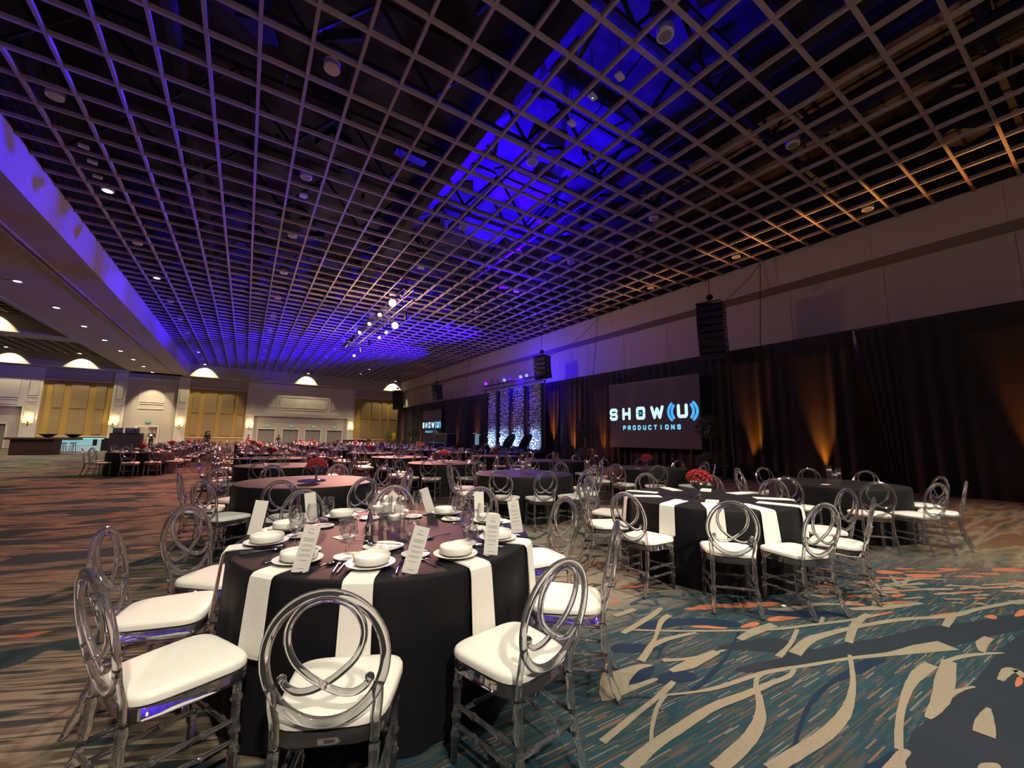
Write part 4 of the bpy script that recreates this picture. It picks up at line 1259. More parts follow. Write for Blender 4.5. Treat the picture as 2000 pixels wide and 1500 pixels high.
LOOP = [(-.140, .625), (-.126, .598), (-.09, .578), (-.045, .582), (0, .604), (.05, .640), (.095, .69), (.116, .75), (.110, .81), (.075, .862), (.03, .885), (0, .889)]
def loop_pts(sub):
    P = [(x, back_y(z) + 0.004 * (1 if x < 0 else -1) * 0, z) for x, z in LOOP]
    P2 = [(-x, y, z) for x, y, z in P[-2::-1]]
    Q = catmull(P + P2, sub)
    m = len(Q)
    return [(p.x, p.y + 0.011 * math.cos(PI * i / (m - 1)), p.z) for i, p in enumerate(Q)]


def turned(mb, a, b_, r, nodes, n=10):
    A, B = Vector(a), Vector(b_)
    ts, rs = [], []
    def put(t, q): ts.append(t); rs.append(q)
    put(0, r * 0.9)
    for t in nodes:
        for dt, q in ((-0.035, 1.0), (-0.02, 1.35), (0.0, 1.5), (0.02, 1.35), (0.035, 1.0)):
            put(t + dt, r * q)
    put(1, r * 1.0)
    mb.tube([A + (B - A) * t for t in ts], rs, n)


def make_chair():
    t = thing('banquet_chair', 'clear oval-back chair', 'chair', (0, 0, 0), 0, 'clear oval-back chairs around the tables')
    seat_loft(MB(), [(0.95, 0.437), (1.0, 0.444), (1.0, 0.462), (0.97, 0.474), (0.88, 0.481), (0.5, 0.484)]).build('seat_cushion', M['cushion'], t, 0.9)
    seat_loft(MB(), [(0.90, 0.385), (0.98, 0.388), (1.0, 0.395), (1.0, 0.436)]).build('seat_frame', M['acrylic'], t, 0.7)
    MB().tube(ring_pts(48), 0.0150, 12, True, flat=1.0, up=(0, 1, 0), groove=-0.18).build('back_ring', M['acrylic'], t, True)
    lp = loop_pts(5)
    m = MB(); m.tube(lp, 0.0115, 10, up=(0, 1, 0)); 
    for p in (lp[0], lp[-1]):
        m.lathe([(0.004, -0.015), (0.014, -0.008), (0.016, 0.0), (0.014, 0.008), (0.004, 0.015)], 10, p)
    m.build('back_loop', M['acrylic'], t, True)
    for s_ in (-1, 1):
        m = MB(); m.tube(catmull([(s_ * 0.158, -0.197, 0.395), (s_ * 0.160, -0.204, 0.47), (s_ * 0.166, -0.222, 0.54), (s_ * 0.166, -0.232, 0.60)], 4), 0.017, 8, flat=0.6, up=(1, 0, 0))
        m.build('back_upright', M['acrylic'], t, True)
        m = MB(); turned(m, (s_ * 0.185, 0.175, 0.0), (s_ * 0.180, 0.165, 0.39), 0.0165, (0.3, 0.5, 0.82)); m.build('leg', M['acrylic'], t, True)
        m = MB()
        m.tube(catmull([(s_ * 0.175, -0.285, 0.0), (s_ * 0.168, -0.235, 0.12), (s_ * 0.160, -0.205, 0.25), (s_ * 0.158, -0.195, 0.39)], 5), [0.013, 0.014, 0.018, 0.024, 0.018, 0.015, 0.017, 0.024, 0.017, 0.015, 0.016, 0.022, 0.017, 0.017, 0.019, 0.02], 10)
        m.build('leg', M['acrylic'], t, True)
        for z in (0.155, 0.235):
            m = MB(); turned(m, (s_ * 0.164, -0.22 + 0.06 * (z - 0.15), z), (s_ * 0.182, 0.170, z), 0.0105, (0.3, 0.7), 8); m.build('stretcher', M['acrylic'], t, True)
    m = MB(); turned(m, (-0.160, -0.212, 0.20), (0.160, -0.212, 0.20), 0.0105, (0.3, 0.7), 8); m.build('stretcher', M['acrylic'], t, True)
    m = MB(); turned(m, (-0.182, 0.17, 0.20), (0.182, 0.17, 0.20), 0.0105, (0.3, 0.7), 8); m.build('stretcher', M['acrylic'], t, True)
    return t


def chair_frame_mesh(mb, n1, n2, k, legs=4):
    mb.tube(ring_pts(n1), 0.0155, k, True, up=(0, 1, 0))
    mb.tube(loop_pts(1 if n2 < 20 else 2), 0.012, max(3, k - 2), up=(0, 1, 0))
    for s_ in (-1, 1):
        mb.tube([(s_ * 0.158, -0.197, 0.395), (s_ * 0.166, -0.232, 0.60)], 0.015, 4)
        mb.tube([(s_ * 0.185, 0.175, 0.0), (s_ * 0.180, 0.165, 0.39)], 0.018, 4)
        mb.tube([(s_ * 0.175, -0.285, 0.0), (s_ * 0.160, -0.205, 0.25), (s_ * 0.158, -0.195, 0.39)], 0.018, 4)
        if k > 4:
            for z in (0.155, 0.235):
                mb.tube([(s_ * 0.164, -0.215, z), (s_ * 0.182, 0.170, z)], 0.012, 4)
    mb.tube([(-0.16, -0.212, 0.2), (0.16, -0.212, 0.2)], 0.012, 4)
    return mb


def make_chair_mid(n1, n2, k, sn):
    t = thing('banquet_chair', 'clear oval-back chair', 'chair', (0, 0, 0), 0, 'clear oval-back chairs around the tables')
    seat_loft(MB(), [(0.97, 0.437), (1.0, 0.46), (0.90, 0.481)], sn).build('seat_cushion', M['cushion'], t, 0.9)
    m = MB(); chair_frame_mesh(m, n1, n2, k); seat_loft(m, [(0.95, 0.385), (1.0, 0.436)], sn)
    m.build('chair_frame', M['acrylic_far'], t, 0.8)
    return t


# ------------------------------------------------------------------ tables
def cloth_mesh(seed, seg, rows, R0=0.914):
    rr = random.Random(seed)
    m = MB(); vs = []
    ph = [rr.uniform(0, 6.28) for _ in range(4)]
    nf = rr.choice((11, 12, 13))
    prof = [(0.0, 0.762), (0.5, 0.762), (R0 - 0.012, 0.762), (R0 + 0.002, 0.758), (R0 + 0.009, 0.745)]
    for i in range(1, rows + 1):
        prof.append((None, 0.745 * (1 - i / rows) + 0.012 * (i / rows)))
    for (r, z) in prof:
        for j in range(seg):
            a = 2 * PI * j / seg
            if r is None:
                f = (0.745 - z) / 0.733
                w = math.sin(nf * a + ph[0] + 0.8 * math.sin(2 * a + ph[1])) * 0.6 + math.sin(2.3 * nf * a + ph[2]) * 0.25 + math.sin(5 * a + ph[3]) * 0.3
                q = R0 + 0.009 + 0.012 * f + 0.030 * f ** 0.9 * w - 0.006 * f
            else:
                q = max(r, 0.001)
            vs.append((q * math.cos(a), q * math.sin(a), z))
    fs = []
    for i in range(len(prof) - 1):
        for j in range(seg):
            k = (j + 1) % seg
            fs.append((i * seg + j, i * seg + k, (i + 1) * seg + k, (i + 1) * seg + j))
    fs = [f[::-1] for f in fs]
    m.add(vs, fs)
    return m


COLN = {0: 'left column', 1: 'middle column', 2: 'screen-side column', 3: 'outer far column', 4: 'left block'}
TABLES = []
rowY = {0: [2.84, 6.68, 10.48, 13.97], 1: [2.87, 6.5, 10.16, 13.6], 2: [2.85, 6.55, 9.97, 13.47]}
x0s = {0: 0.89, 1: 4.58, 2: 8.18, 3: 11.9}
for c in (0, 1, 2):
    for k in range(12):
        y = rowY[c][k] if k < 4 else rowY[c][3] + 3.62 * (k - 3)
        TABLES.append((c, k, x0s[c] - 0.017 * (y - 2.85), y))
for k in range(10, 13):
    y = 13.6 + 3.62 * (k - 3)
    TABLES.append((3, k, x0s[3] - 0.02 * (y - 2.85), y))
for k in range(8):
    TABLES.append((4, k, -3.03, 19.45 + 3.55 * k))
TABLES.sort(key=lambda q: math.hypot(q[2], q[3]))

ANG = {(0, 0): [-115, -80, -152, 172, 144, 105, 72, 37, -2, -45], (1, 0): [-176, -140, -111, -76, -45, -3, 30, 66, 112, 151],
       (2, 0): [178, -143, -115, -84, -45, 0, 35, 68, 98, 139], (1, 1): [-179, -140, -112, -80, -52, -18, 22, 60, 97, 140], (0, 1): [-143, -107, -72, 178, 140, 105, 65, 28, -6, -38]}
SR = {(0, 0): 1.175, (1, 0): 1.165, (2, 0): 1.165}
FAR_NAMES = ["far side left", "far left", "left side", "near left", "near side left", "near side right", "near right", "right side", "far right", "far side right"]


def tname(c, k):
    sp = {(0, 0): 'the fully set nearest table', (1, 0): 'the rose table with draped napkins', (2, 0): 'the table before the amber-lit drape',
          (0, 1): 'the bare rose table behind the nearest', (1, 1): 'the bare candle table behind the draped napkins', (2, 1): 'the rose table before the large screen',
          (4, 0): 'the first table of the left block'}
    return sp.get((c, k), 'the %s table of the %s' % (ordn[k - (10 if c == 3 else 0)], COLN[c]))


near = make_chair()
mid = make_chair_mid(30, 30, 6, 20)
low = make_chair_mid(18, 12, 4, 14)
used = {'near': False, 'mid': False, 'low': False}


def put_chair(proto_, key, loc, rz, label):
    if not used[key]:
        used[key] = True
        proto_.location = loc; proto_.rotation_euler = (0, 0, rz); proto_['label'] = label
        return proto_
    return dup(proto_, loc, rz, label)


cloths = {}
mass_c, mass_f = MB(), MB()
CHAIRS = 0
for idx, (c, k, tx_, ty_) in enumerate(TABLES):
    tn = tname(c, k)
    rr = random.Random(100 * c + k)
    dist = math.hypot(tx_, ty_)
    # the table and its cloth
    cap = tn.replace('the ', '', 1)
    if dist < 9:
        t = thing('round_table', ('round banquet table under a floor-length black cloth, ' + cap), 'table', (tx_, ty_, 0), 0, 'round tables in black cloths')
        cloth_mesh(idx, 168, 8).build('tablecloth', M['cloth'], t, 1.2)
        MB().lathe([(0.90, 0.725), (0.908, 0.73), (0.908, 0.752), (0.90, 0.757)], 48).build('tabletop', M['brownwood'], t)
        for s_ in (-1, 1):
            for q in (-1, 1):
                MB().tube([(s_ * 0.5, q * 0.4, 0.0), (s_ * 0.5, q * 0.3, 0.725)], 0.015, 6).build('leg', M['black'], t)
    else:
        var = idx % 4
        t = thing('round_table', ('round banquet table under a floor-length black cloth, ' + cap), 'table', (tx_, ty_, 0), rr.uniform(0, 6.28), 'round tables in black cloths')
        if var not in cloths:
            cl = cloth_mesh(50 + var, 72, 5).build('tablecloth', M['cloth'], t, 1.2); cloths[var] = cl.data
        else:
            cl = bpy.data.objects.new('tablecloth', cloths[var]); COL.objects.link(cl); cl.parent = t
    # chairs
    if (c, k) in ANG:
        angs = ANG[(c, k)]
    else:
        ph = rr.uniform(0, 36)
        angs = [ph + 36 * q + rr.uniform(-6, 6) for q in range(10)]
    sr = SR.get((c, k), 1.175)
    toc = math.degrees(math.atan2(-ty_, -tx_))
    rel = sorted(angs, key=lambda a: ((a - toc + 180) % 360) - 180)
    for n_, a in enumerate(rel):
        ar = math.radians(a)
        jit = rr.uniform(0.0, 0.03)
        x, y = tx_ + (sr + jit) * math.cos(ar), ty_ + (sr + jit) * math.sin(ar)
        rz = ar + PI / 2 + rr.uniform(-0.07, 0.07)
        if idx < 30:
            lab = 'clear oval-back chair at %s, %s' % (tn, FAR_NAMES[n_])
            key = 'near' if dist < 8.0 else ('mid' if dist < 17 else 'low')
            put_chair({'near': near, 'mid': mid, 'low': low}[key], key, (x, y, 0), rz, lab)
            CHAIRS += 1
        else:
            Tm = Matrix.Translation((x, y, 0)) @ Matrix.Rotation(rz, 4, 'Z')
            mass_c.T = Tm; mass_c.m = 0
            seat_loft(mass_c, [(0.97, 0.437), (1.0, 0.46), (0.90, 0.481)], 8)
            mass_c.m = 1
            mass_c.tube(ring_pts(12), 0.017, 3, True, up=(0, 1, 0))
            mass_c.tube([(LOOP[q][0] * s_, back_y(LOOP[q][1]), LOOP[q][1]) for s_ in (1,) for q in range(0, 12, 2)], 0.012, 3)
            mass_c.tube([(-LOOP[q][0], back_y(LOOP[q][1]), LOOP[q][1]) for q in range(0, 12, 2)], 0.012, 3)
            for s_ in (-1, 1):
                mass_c.tube([(s_ * 0.183, 0.17, 0.0), (s_ * 0.180, 0.165, 0.39)], 0.018, 3)
                mass_c.tube([(s_ * 0.175, -0.285, 0.0), (s_ * 0.158, -0.195, 0.39), (s_ * 0.166, -0.232, 0.60)], 0.018, 3)
o = mass_c.build('distant_chairs', [M['cushion'], M['acrylic_far']])
tag(o, 'mass of clear chairs with ivory seats around the farthest tables', 'chairs', None, 'stuff')

# ------------------------------------------------------------------ things on the tables
TZ = 0.7635


def rose_mesh(mb, c, s, rr):
    T0 = mb.T
    up = (Vector(c) - Vector((0, 0, 0.17))).normalized()
    mb.T = T0 @ Matrix.Translation(c) @ up.to_track_quat('Z', 'Y').to_matrix().to_4x4()
    for (r_, z0, z1, nn) in ((1.0, -0.3, 0.35, 5), (0.72, -0.2, 0.55, 5), (0.45, -0.1, 0.68, 4), (0.2, 0, 0.75, 3)):
        off = rr.uniform(0, 6)
        for q in range(nn):
            a0 = off + 2 * PI * q / nn; w_ = PI / nn * 1.25
            row = []
            for (aa, zz_, rq) in ((-1, z0, 0.5), (0, z0 - .05, 0.45), (1, z0, 0.5), (-1, z1 * .7, 0.95), (0, z1, 1.08), (1, z1 * .7, 0.95)):
                a = a0 + aa * w_
                row.append((s * r_ * rq * math.cos(a), s * r_ * rq * math.sin(a), s * zz_))
            mb.add(row, [(0, 1, 4, 3), (1, 2, 5, 4)])
    mb.lathe([(0.18 * s, 0), (0.2 * s, 0.5 * s), (0.05 * s, 0.72 * s)], 6)
    mb.T = T0


def rose_piece(label, x, y, fine, tray):
    t = thing('rose_centrepiece', label, 'flower arrangement', (x, y, TZ), 0, 'red rose centrepieces')
    m = MB(); m.lathe([(0.062, 0), (0.062, 0.006), (0.02, 0.016), (0.014, 0.05), (0.022, 0.07), (0.013, 0.085), (0.02, 0.10), (0.07, 0.125), (0.095, 0.165), (0.10, 0.195), (0.094, 0.195), (0.085, 0.165)], 28 if fine else 12, capt=False)
    m.build('silver_compote', M['silver'], t, 0.8)
    rr = random.Random(int(x * 100))
    dome = [(0.0, 0.0)]
    n1 = 34 if fine else 0
    if fine:
        for i in range(n1):
            f = (i + 0.5) / n1; ph = math.acos(1 - f * 1.12); th = i * 2.39996
            p = (0.118 * math.sin(ph) * math.cos(th), 0.118 * math.sin(ph) * math.sin(th), 0.215 + 0.088 * math.cos(ph))
            m = MB(); rose_mesh(m, p, 0.036, rr); m.build('rose', M['rose'], t)
    else:
        m = MB()
        for i in range(22):
            f = (i + 0.5) / 22; ph = math.acos(1 - f * 1.12); th = i * 2.39996
            p = Vector((0.118 * math.sin(ph) * math.cos(th), 0.118 * math.sin(ph) * math.sin(th), 0.215 + 0.088 * math.cos(ph)))
            m.lathe([(0.02, -0.03), (0.045, 0.0), (0.03, 0.03)], 6, tuple(p))
        m.build('roses', M['rose'], t, True)
    if tray:
        o_ = MB().lathe([(0.0, 0.0), (0.15, 0.0), (0.19, 0.008), (0.19, 0.011), (0.15, 0.004)], 40, capb=False, capt=False)
        o_ = o_.build('mirror_tray', M['silver'], None, 0.6, (x - 0.06, y - 0.02, TZ - 0.0005)); t.location = (x, y, TZ + 0.004)
        tag(o_, 'round shallow mirror tray under the roses on the bare table', 'tray')
    return t


def cylinder(label, x, y, hgt, rad, wl, group='candle cylinders', simple=False):
    t = thing('candle_cylinder', label, 'candle holder', (x, y, TZ), 0, group)
    n = 12 if simple else 28
    m = MB(); w_ = 0.003
    m.lathe([(rad, 0.0), (rad, hgt), (rad - w_, hgt), (rad - w_, 0.014), (0.0, 0.014)], n, capt=False)
    m.build('glass_cylinder', M['acrylic_far'] if simple else M['glass'], t, 0.7)
    if not simple:
        MB().lathe([(rad - w_ - 0.0006, 0.0146), (rad - w_ - 0.0006, wl)], n).build('water', M['water'], t, 0.7)
    MB().lathe([(rad * 0.72, wl - 0.004), (rad * 0.86, wl + 0.008), (rad * 0.84, wl + 0.024), (rad * 0.3, wl + 0.027)], n).build('floating_candle', M['wax'], t, 0.8)
    return t


# rose or candle pieces in alternation, as on the floor of the hall
RO = {}
for (c, k, x, y) in TABLES:
    rose = ((c + k) % 2 == 1) if c in (0, 1, 2, 3) else (k % 2 == 0)
    if (c, k) == (0, 0): continue
    cap = tname(c, k)
    dist = math.hypot(x, y)
    if rose:
        lab = 'red rose dome in a silver compote on ' + cap
        if dist < 11:
            dx, dy = {(0, 1): (0.10, 0.0), (1, 0): (-0.12, 0.0), (2, 1): (0.0, 0.0)}.get((c, k), (0, 0))
            rose_piece(lab, x + dx, y + dy, True, (c, k) == (0, 1))
        elif 'far' not in RO:
            RO['far'] = rose_piece(lab, x, y, False, False)
        else:
            dup(RO['far'], (x, y, TZ), rr.uniform(0, 6), lab)
    else:
        nm = ['tallest', 'middle', 'shortest']
        hs = [(0.0, 0.055, 0.27, 0.19), (-0.075, -0.045, 0.20, 0.12), (0.08, -0.04, 0.23, 0.14)]
        for q, (dx, dy, hh, wl) in enumerate(hs):
            lab = '%s of three clear candle cylinders on %s' % (['tallest', 'shortest', 'middle-height'][q], cap)
            if dist < 12:
                cylinder(lab, x + dx, y + dy, hh, 0.042, wl)
            elif ('cyl', q) not in RO:
                RO[('cyl', q)] = cylinder(lab, x + dx, y + dy, hh, 0.045, wl, simple=True)
            else:
                dup(RO[('cyl', q)], (x + dx, y + dy, TZ), 0, lab)

# centre of the nearest table
AX, AY = 0.89, 2.84
for (x, y, hh, wl, n) in ((0.80, 2.90, 0.215, 0.155, 'left, with white candle high up'), (0.87, 2.75, 0.25, 0.11, 'front, taller than its water'), (0.955, 2.90, 0.17, 0.09, 'right and short'), (0.885, 3.0, 0.23, 0.15, 'hindmost')):
    cylinder('clear candle cylinder in the nearest table centre, ' + n, x, y, hh, 0.044, wl, 'candle cylinders on the nearest table')
t = thing('table_bottle', 'slim silver-white bottle beside the candle cylinders on the nearest table', 'bottle', (0.72, 2.78, TZ))
MB().lathe([(0.026, 0), (0.028, 0.03), (0.022, 0.05), (0.027, 0.07), (0.02, 0.12), (0.008, 0.16), (0.008, 0.185)], 20).build('bottle_body', M['silver'], t, 0.8)
t = thing('table_bottle', 'small glass salt shaker beside the candle cylinders on the nearest table', 'shaker', (1.0, 2.80, TZ))
MB().lathe([(0.02, 0), (0.022, 0.05), (0.016, 0.06)], 16).build('glass_body', M['glass'], t, 0.8)
MB().lathe([(0.017, 0.0605), (0.017, 0.07), (0.008, 0.078)], 16).build('lid', M['steel'], t, 0.8)
# table card
t = thing('table_card', 'flat white table card with dark marks on the nearest table', 'card', (0.60, 2.90, TZ), 0.35)
MB().box((0, 0, 0.0008), (0.13, 0.10, 0.0015)).build('card', M['paper'], t)
m = MB()
for q in range(3):
    m.box((-0.03 + 0.03 * q, 0, 0.0019), (0.012, 0.035, 0.0005)); m.box((-0.026 + 0.03 * q, 0.012, 0.0019), (0.02, 0.006, 0.0005))
m.build('print', M['ink'], t)


def fork_mesh(mb, L=0.19):
    mb.tube([(0, -L * 0.5, 0.004), (0, -L * 0.2, 0.005), (0, L * 0.12, 0.008), (0, L * 0.2, 0.006)], [0.006, 0.005, 0.003, 0.006], 8, flat=0.45, up=(1, 0, 0))
    mb.box((0, L * 0.235, 0.0055), (0.022, 0.022, 0.002), bev=0.0008)
    for q in range(4):
        x = -0.0095 + q * 0.0063
        mb.tube([(x, L * 0.29, 0.0055), (x, L * 0.42, 0.006), (x, L * 0.5, 0.009)], [0.0016, 0.0014, 0.0009], 5)
def knife_mesh(mb, L=0.22):
    mb.tube([(0, -L * 0.5, 0.005), (0, -L * 0.1, 0.005)], [0.007, 0.005], 8, flat=0.55, up=(1, 0, 0))
    mb.add([(-.004, -L * .1, .003), (.006, -L * .1, .003), (.009, L * .3, .003), (.0, L * .5, .003), (-.003, L * .3, .003), (-.004, -L * .1, .006), (.006, -L * .1, .004), (.009, L * .3, .0035), (.0, L * .5, .0035), (-.003, L * .3, .006)],
           [(4, 3, 2, 1, 0), (5, 6, 7, 8, 9), (0, 1, 6, 5), (1, 2, 7, 6), (2, 3, 8, 7), (3, 4, 9, 8), (4, 0, 5, 9)])
def spoon_mesh(mb, L=0.2):
    mb.tube([(0, -L * 0.5, 0.004), (0, -L * 0.1, 0.006), (0, L * 0.2, 0.009)], [0.006, 0.0035, 0.003], 8, flat=0.5, up=(1, 0, 0))
    vs = []; n = 14
    for (s, z) in ((1.0, 0.009), (0.75, 0.003), (0.35, 0.0012)):
        vs += [(0.021 * s * math.cos(2 * PI * q / n), L * 0.35 + 0.032 * s * math.sin(2 * PI * q / n), z) for q in range(n)]
    fs = [(k_ * n + q, k_ * n + (q + 1) % n, (k_ + 1) * n + (q + 1) % n, (k_ + 1) * n + q) for k_ in range(2) for q in range(n)] + [tuple(range(2 * n, 3 * n))]
    mb.add(vs, fs)


def glass_mesh(mb):
    pr = [(0.036, 0.0), (0.037, 0.003), (0.02, 0.007), (0.005, 0.016), (0.0045, 0.075), (0.010, 0.086), (0.030, 0.104), (0.041, 0.130), (0.041, 0.155), (0.034, 0.198), (0.0325, 0.199),
          (0.0325, 0.197), (0.0392, 0.155), (0.0392, 0.131), (0.0285, 0.106), (0.008, 0.0895), (0.0, 0.0885)]
    mb.lathe(pr, 28, capt=False)


def napkin_mesh(mb, inner, edge, drop, w, rr):
    """local +y towards the table centre; the edge of the table lies at y = -edge"""
    prof = [(inner, 0.0015), (0.0, 0.0015), (-edge + 0.03, 0.0015), (-edge - 0.004, -0.001), (-edge - 0.018, -0.016), (-edge - 0.024, -0.05), (-edge - 0.034, -drop * 0.5), (-edge - 0.048, -drop)]
    for lay in (0, 1):
        vs = []
        for (y, z) in prof:
            fl = 0 if z > -0.01 else (z / -drop)
            for u in (-1, -0.33, 0.33, 1):
                vs.append((u * w / 2 * (1 - 0.03 * lay) + 0.010 * fl * lay * 1.2 + 0.004 * lay, y - (0.006 * math.sin(u * 3) * fl), z + 0.0035 * lay + (0.012 * lay * fl)))
        no = len(vs)
        th = 0.003
        vs2 = []
        for i, p in enumerate(vs):
            r_ = i // 4
            ny, nz = ((0, th) if r_ < 3 else (-th, th * .5) if r_ < 5 else (-th, 0))
            vs2.append((p[0], p[1] + ny, p[2] + nz))
        fs = []
        nr = len(prof)
        for r_ in range(nr - 1):
            for q in range(3):
                a = r_ * 4 + q
                fs.append((a + 1, a, a + 4, a + 5)); fs.append((a + no, a + 1 + no, a + 5 + no, a + 4 + no))
            a = r_ * 4
            fs.append((a, a + no, a + 4 + no, a + 4)); fs.append((a + 3 + no, a + 3, a + 7, a + 7 + no))
        fs.append((0, 1, 1 + no, no)); fs.append((1, 2, 2 + no, 1 + no)); fs.append((2, 3, 3 + no, 2 + no))
        b0 = (nr - 1) * 4
        for q in range(3):
            fs.append((b0 + q + 1, b0 + q, b0 + q + no, b0 + q + 1 + no))
        mb.add(vs + vs2, fs)


PROTO = {}
def put(kind, name, cat, label, group, loc, rz, build):
    """first call builds the thing with its parts, later calls copy it"""
    if kind not in PROTO:
        t = thing(name, label, cat, loc, rz, group)
        build(t)
        PROTO[kind] = t
        return t
    return dup(PROTO[kind], loc, rz, label, group)


def one(m, name, mat, sm=0.7):
    return lambda t: m.build(name, mat, t, sm)


mp = MB(); mp.lathe([(0.05, 0.0), (0.075, 0.002), (0.118, 0.014), (0.12, 0.017), (0.114, 0.017), (0.075, 0.008), (0.0, 0.007)], 40, capt=False)
mbw = MB(); mbw.lathe([(0.045, 0.0), (0.052, 0.002), (0.082, 0.008), (0.090, 0.016), (0.090, 0.044), (0.087, 0.047), (0.084, 0.042), (0.082, 0.030), (0.05, 0.024), (0.0, 0.023)], 40, capt=False)
mbr = MB(); mbr.lathe([(0.04, 0.0), (0.05, 0.002), (0.078, 0.009), (0.078, 0.012), (0.05, 0.006), (0.0, 0.005)], 32, capt=False)
mfk, mkn, mbk, msp, mgl, mbrd = MB(), MB(), MB(), MB(), MB(), MB()
fork_mesh(mfk); knife_mesh(mkn); knife_mesh(mbk, 0.15); spoon_mesh(msp); glass_mesh(mgl)
mnap = MB(); napkin_mesh(mnap, 0.10, 0.175, 0.34, 0.135, R)
mnap2 = MB(); napkin_mesh(mnap2, 0.16, 0.215, 0.30, 0.15, R)

relA = sorted(ANG[(0, 0)], key=lambda a: ((a - math.degrees(math.atan2(-AY, -AX)) + 180) % 360) - 180)
rr = random.Random(3)
for n_, a in enumerate(relA):
    ar = math.radians(a + {-152: 6, 172: 2}.get(a, 0)); rz = ar + PI / 2
    slot = FAR_NAMES[n_]
    ex = Vector((math.cos(rz), math.sin(rz), 0)); ey = Vector((-math.sin(rz), math.cos(rz), 0))
    O = Vector((AX, AY, 0)) - ey * 0.745
    def L_(x, y, z=0.0): return tuple(O + ex * x + ey * y + Vector((0, 0, TZ + z)))
    at = ' at the nearest table, ' + slot
    put('nap', 'napkin', 'napkin', 'white folded napkin hanging over the edge' + at, 'napkins on the nearest table', L_(rr.uniform(-.012, .012), 0), rz + rr.uniform(-.06, .06), one(mnap, 'folded_cloth', M['napkin'], 0.5))
    put('plate', 'dinner_plate', 'plate', 'white dinner plate under a bowl' + at, 'dinner plates on the nearest table', L_(0, 0.01, 0.0095), rz, one(mp, 'plate_body', M['china'], 0.8))
    put('bowl', 'bowl', 'bowl', 'white straight-sided bowl on a plate' + at, 'bowls on the nearest table', L_(0.004, 0.012, 0.0175), rz, one(mbw, 'bowl_body', M['china'], 0.8))
    put('bread', 'bread_plate', 'plate', 'small white bread plate' + at, 'bread plates on the nearest table', L_(-0.145, 0.185), rz, one(mbr, 'plate_body', M['china'], 0.8))
    put('bk', 'butter_knife', 'knife', 'butter knife across the bread plate' + at, 'butter knives on the nearest table', L_(-0.135, 0.19, 0.0125), rz + 0.9, one(mbk, 'knife_body', M['steel']))
    put('fk', 'fork', 'fork', 'outer dinner fork' + at, 'forks on the nearest table', L_(-0.165, 0.03), rz + rr.uniform(-.08, .08), one(mfk, 'fork_body', M['steel']))
    put('fk', 'fork', 'fork', 'inner salad fork' + at, 'forks on the nearest table', L_(-0.137, 0.025), rz + rr.uniform(-.06, .06), one(mfk, 'fork_body', M['steel']))
    put('kn', 'dinner_knife', 'knife', 'dinner knife' + at, 'knives on the nearest table', L_(0.140, 0.0), rz + rr.uniform(-.06, .06), one(mkn, 'knife_body', M['steel']))
    put('sp', 'spoon', 'spoon', 'soup spoon beside the knife' + at, 'spoons on the nearest table', L_(0.168, 0.0), rz + rr.uniform(-.06, .06), one(msp, 'spoon_body', M['steel']))
    put('gl', 'wine_glass', 'glass', 'empty stemmed wine glass' + at, 'wine glasses on the nearest table', L_(0.185, 0.165), rz, one(mgl, 'glass_body', M['glass'], 1.2))
    if n_ in (1, 3, 7):
        put('gl', 'wine_glass', 'glass', 'second stemmed glass, nearer the middle,' + at, 'wine glasses on the nearest table', L_(0.095, 0.235), rz, one(mgl, 'glass_body', M['glass'], 1.2))
# one wine glass turned upside down
t = thing('wine_glass', 'wine glass standing upside down on the nearest table, near the right edge', 'glass', (1.235, 2.34, TZ + 0.1995), 0, 'wine glasses on the nearest table')
m = MB(); m.T = Matrix.Rotation(PI, 4, 'X'); glass_mesh(m); m.build('glass_body', M['glass'], t, 1.2)
# serving plate and loose spoons
t = thing('serving_plate', 'squarish white serving plate before the candle cylinders', 'plate', (0.735, 2.50, TZ), 0.5)
m = MB(); vs = []; n = 36
for (s, z) in ((0.45, 0.0), (0.6, 0.002), (1.0, 0.012), (1.0, 0.015), (0.6, 0.006), (0.01, 0.005)):
    for q in range(n):
        a = 2 * PI * q / n
        x = math.copysign(abs(math.cos(a)) ** 0.7, math.cos(a)) * 0.105 * s; y = math.copysign(abs(math.sin(a)) ** 0.7, math.sin(a)) * 0.105 * s
        vs.append((x, y, z))
m.add(vs, [tuple(range(n - 1, -1, -1))] + [(k * n + q, k * n + (q + 1) % n, (k + 1) * n + (q + 1) % n, (k + 1) * n + q) for k in range(5) for q in range(n)])
m.build('plate_body', M['china'], t, 0.8)
for (x, y, rz, z, lb) in ((0.74, 2.51, 0.95, 0.016, 'serving spoon lying on the squarish serving plate'), (0.635, 2.72, -2.2, 0.0, 'large spoon reflecting blue, left of the table bottle'), (1.12, 2.60, 1.9, 0.0, 'loose spoon reflecting blue, right of the candle cylinders')):
    put('sp', 'spoon', 'spoon', lb + ' on the nearest table', 'spoons on the nearest table', (x, y, TZ + z), rz, None)

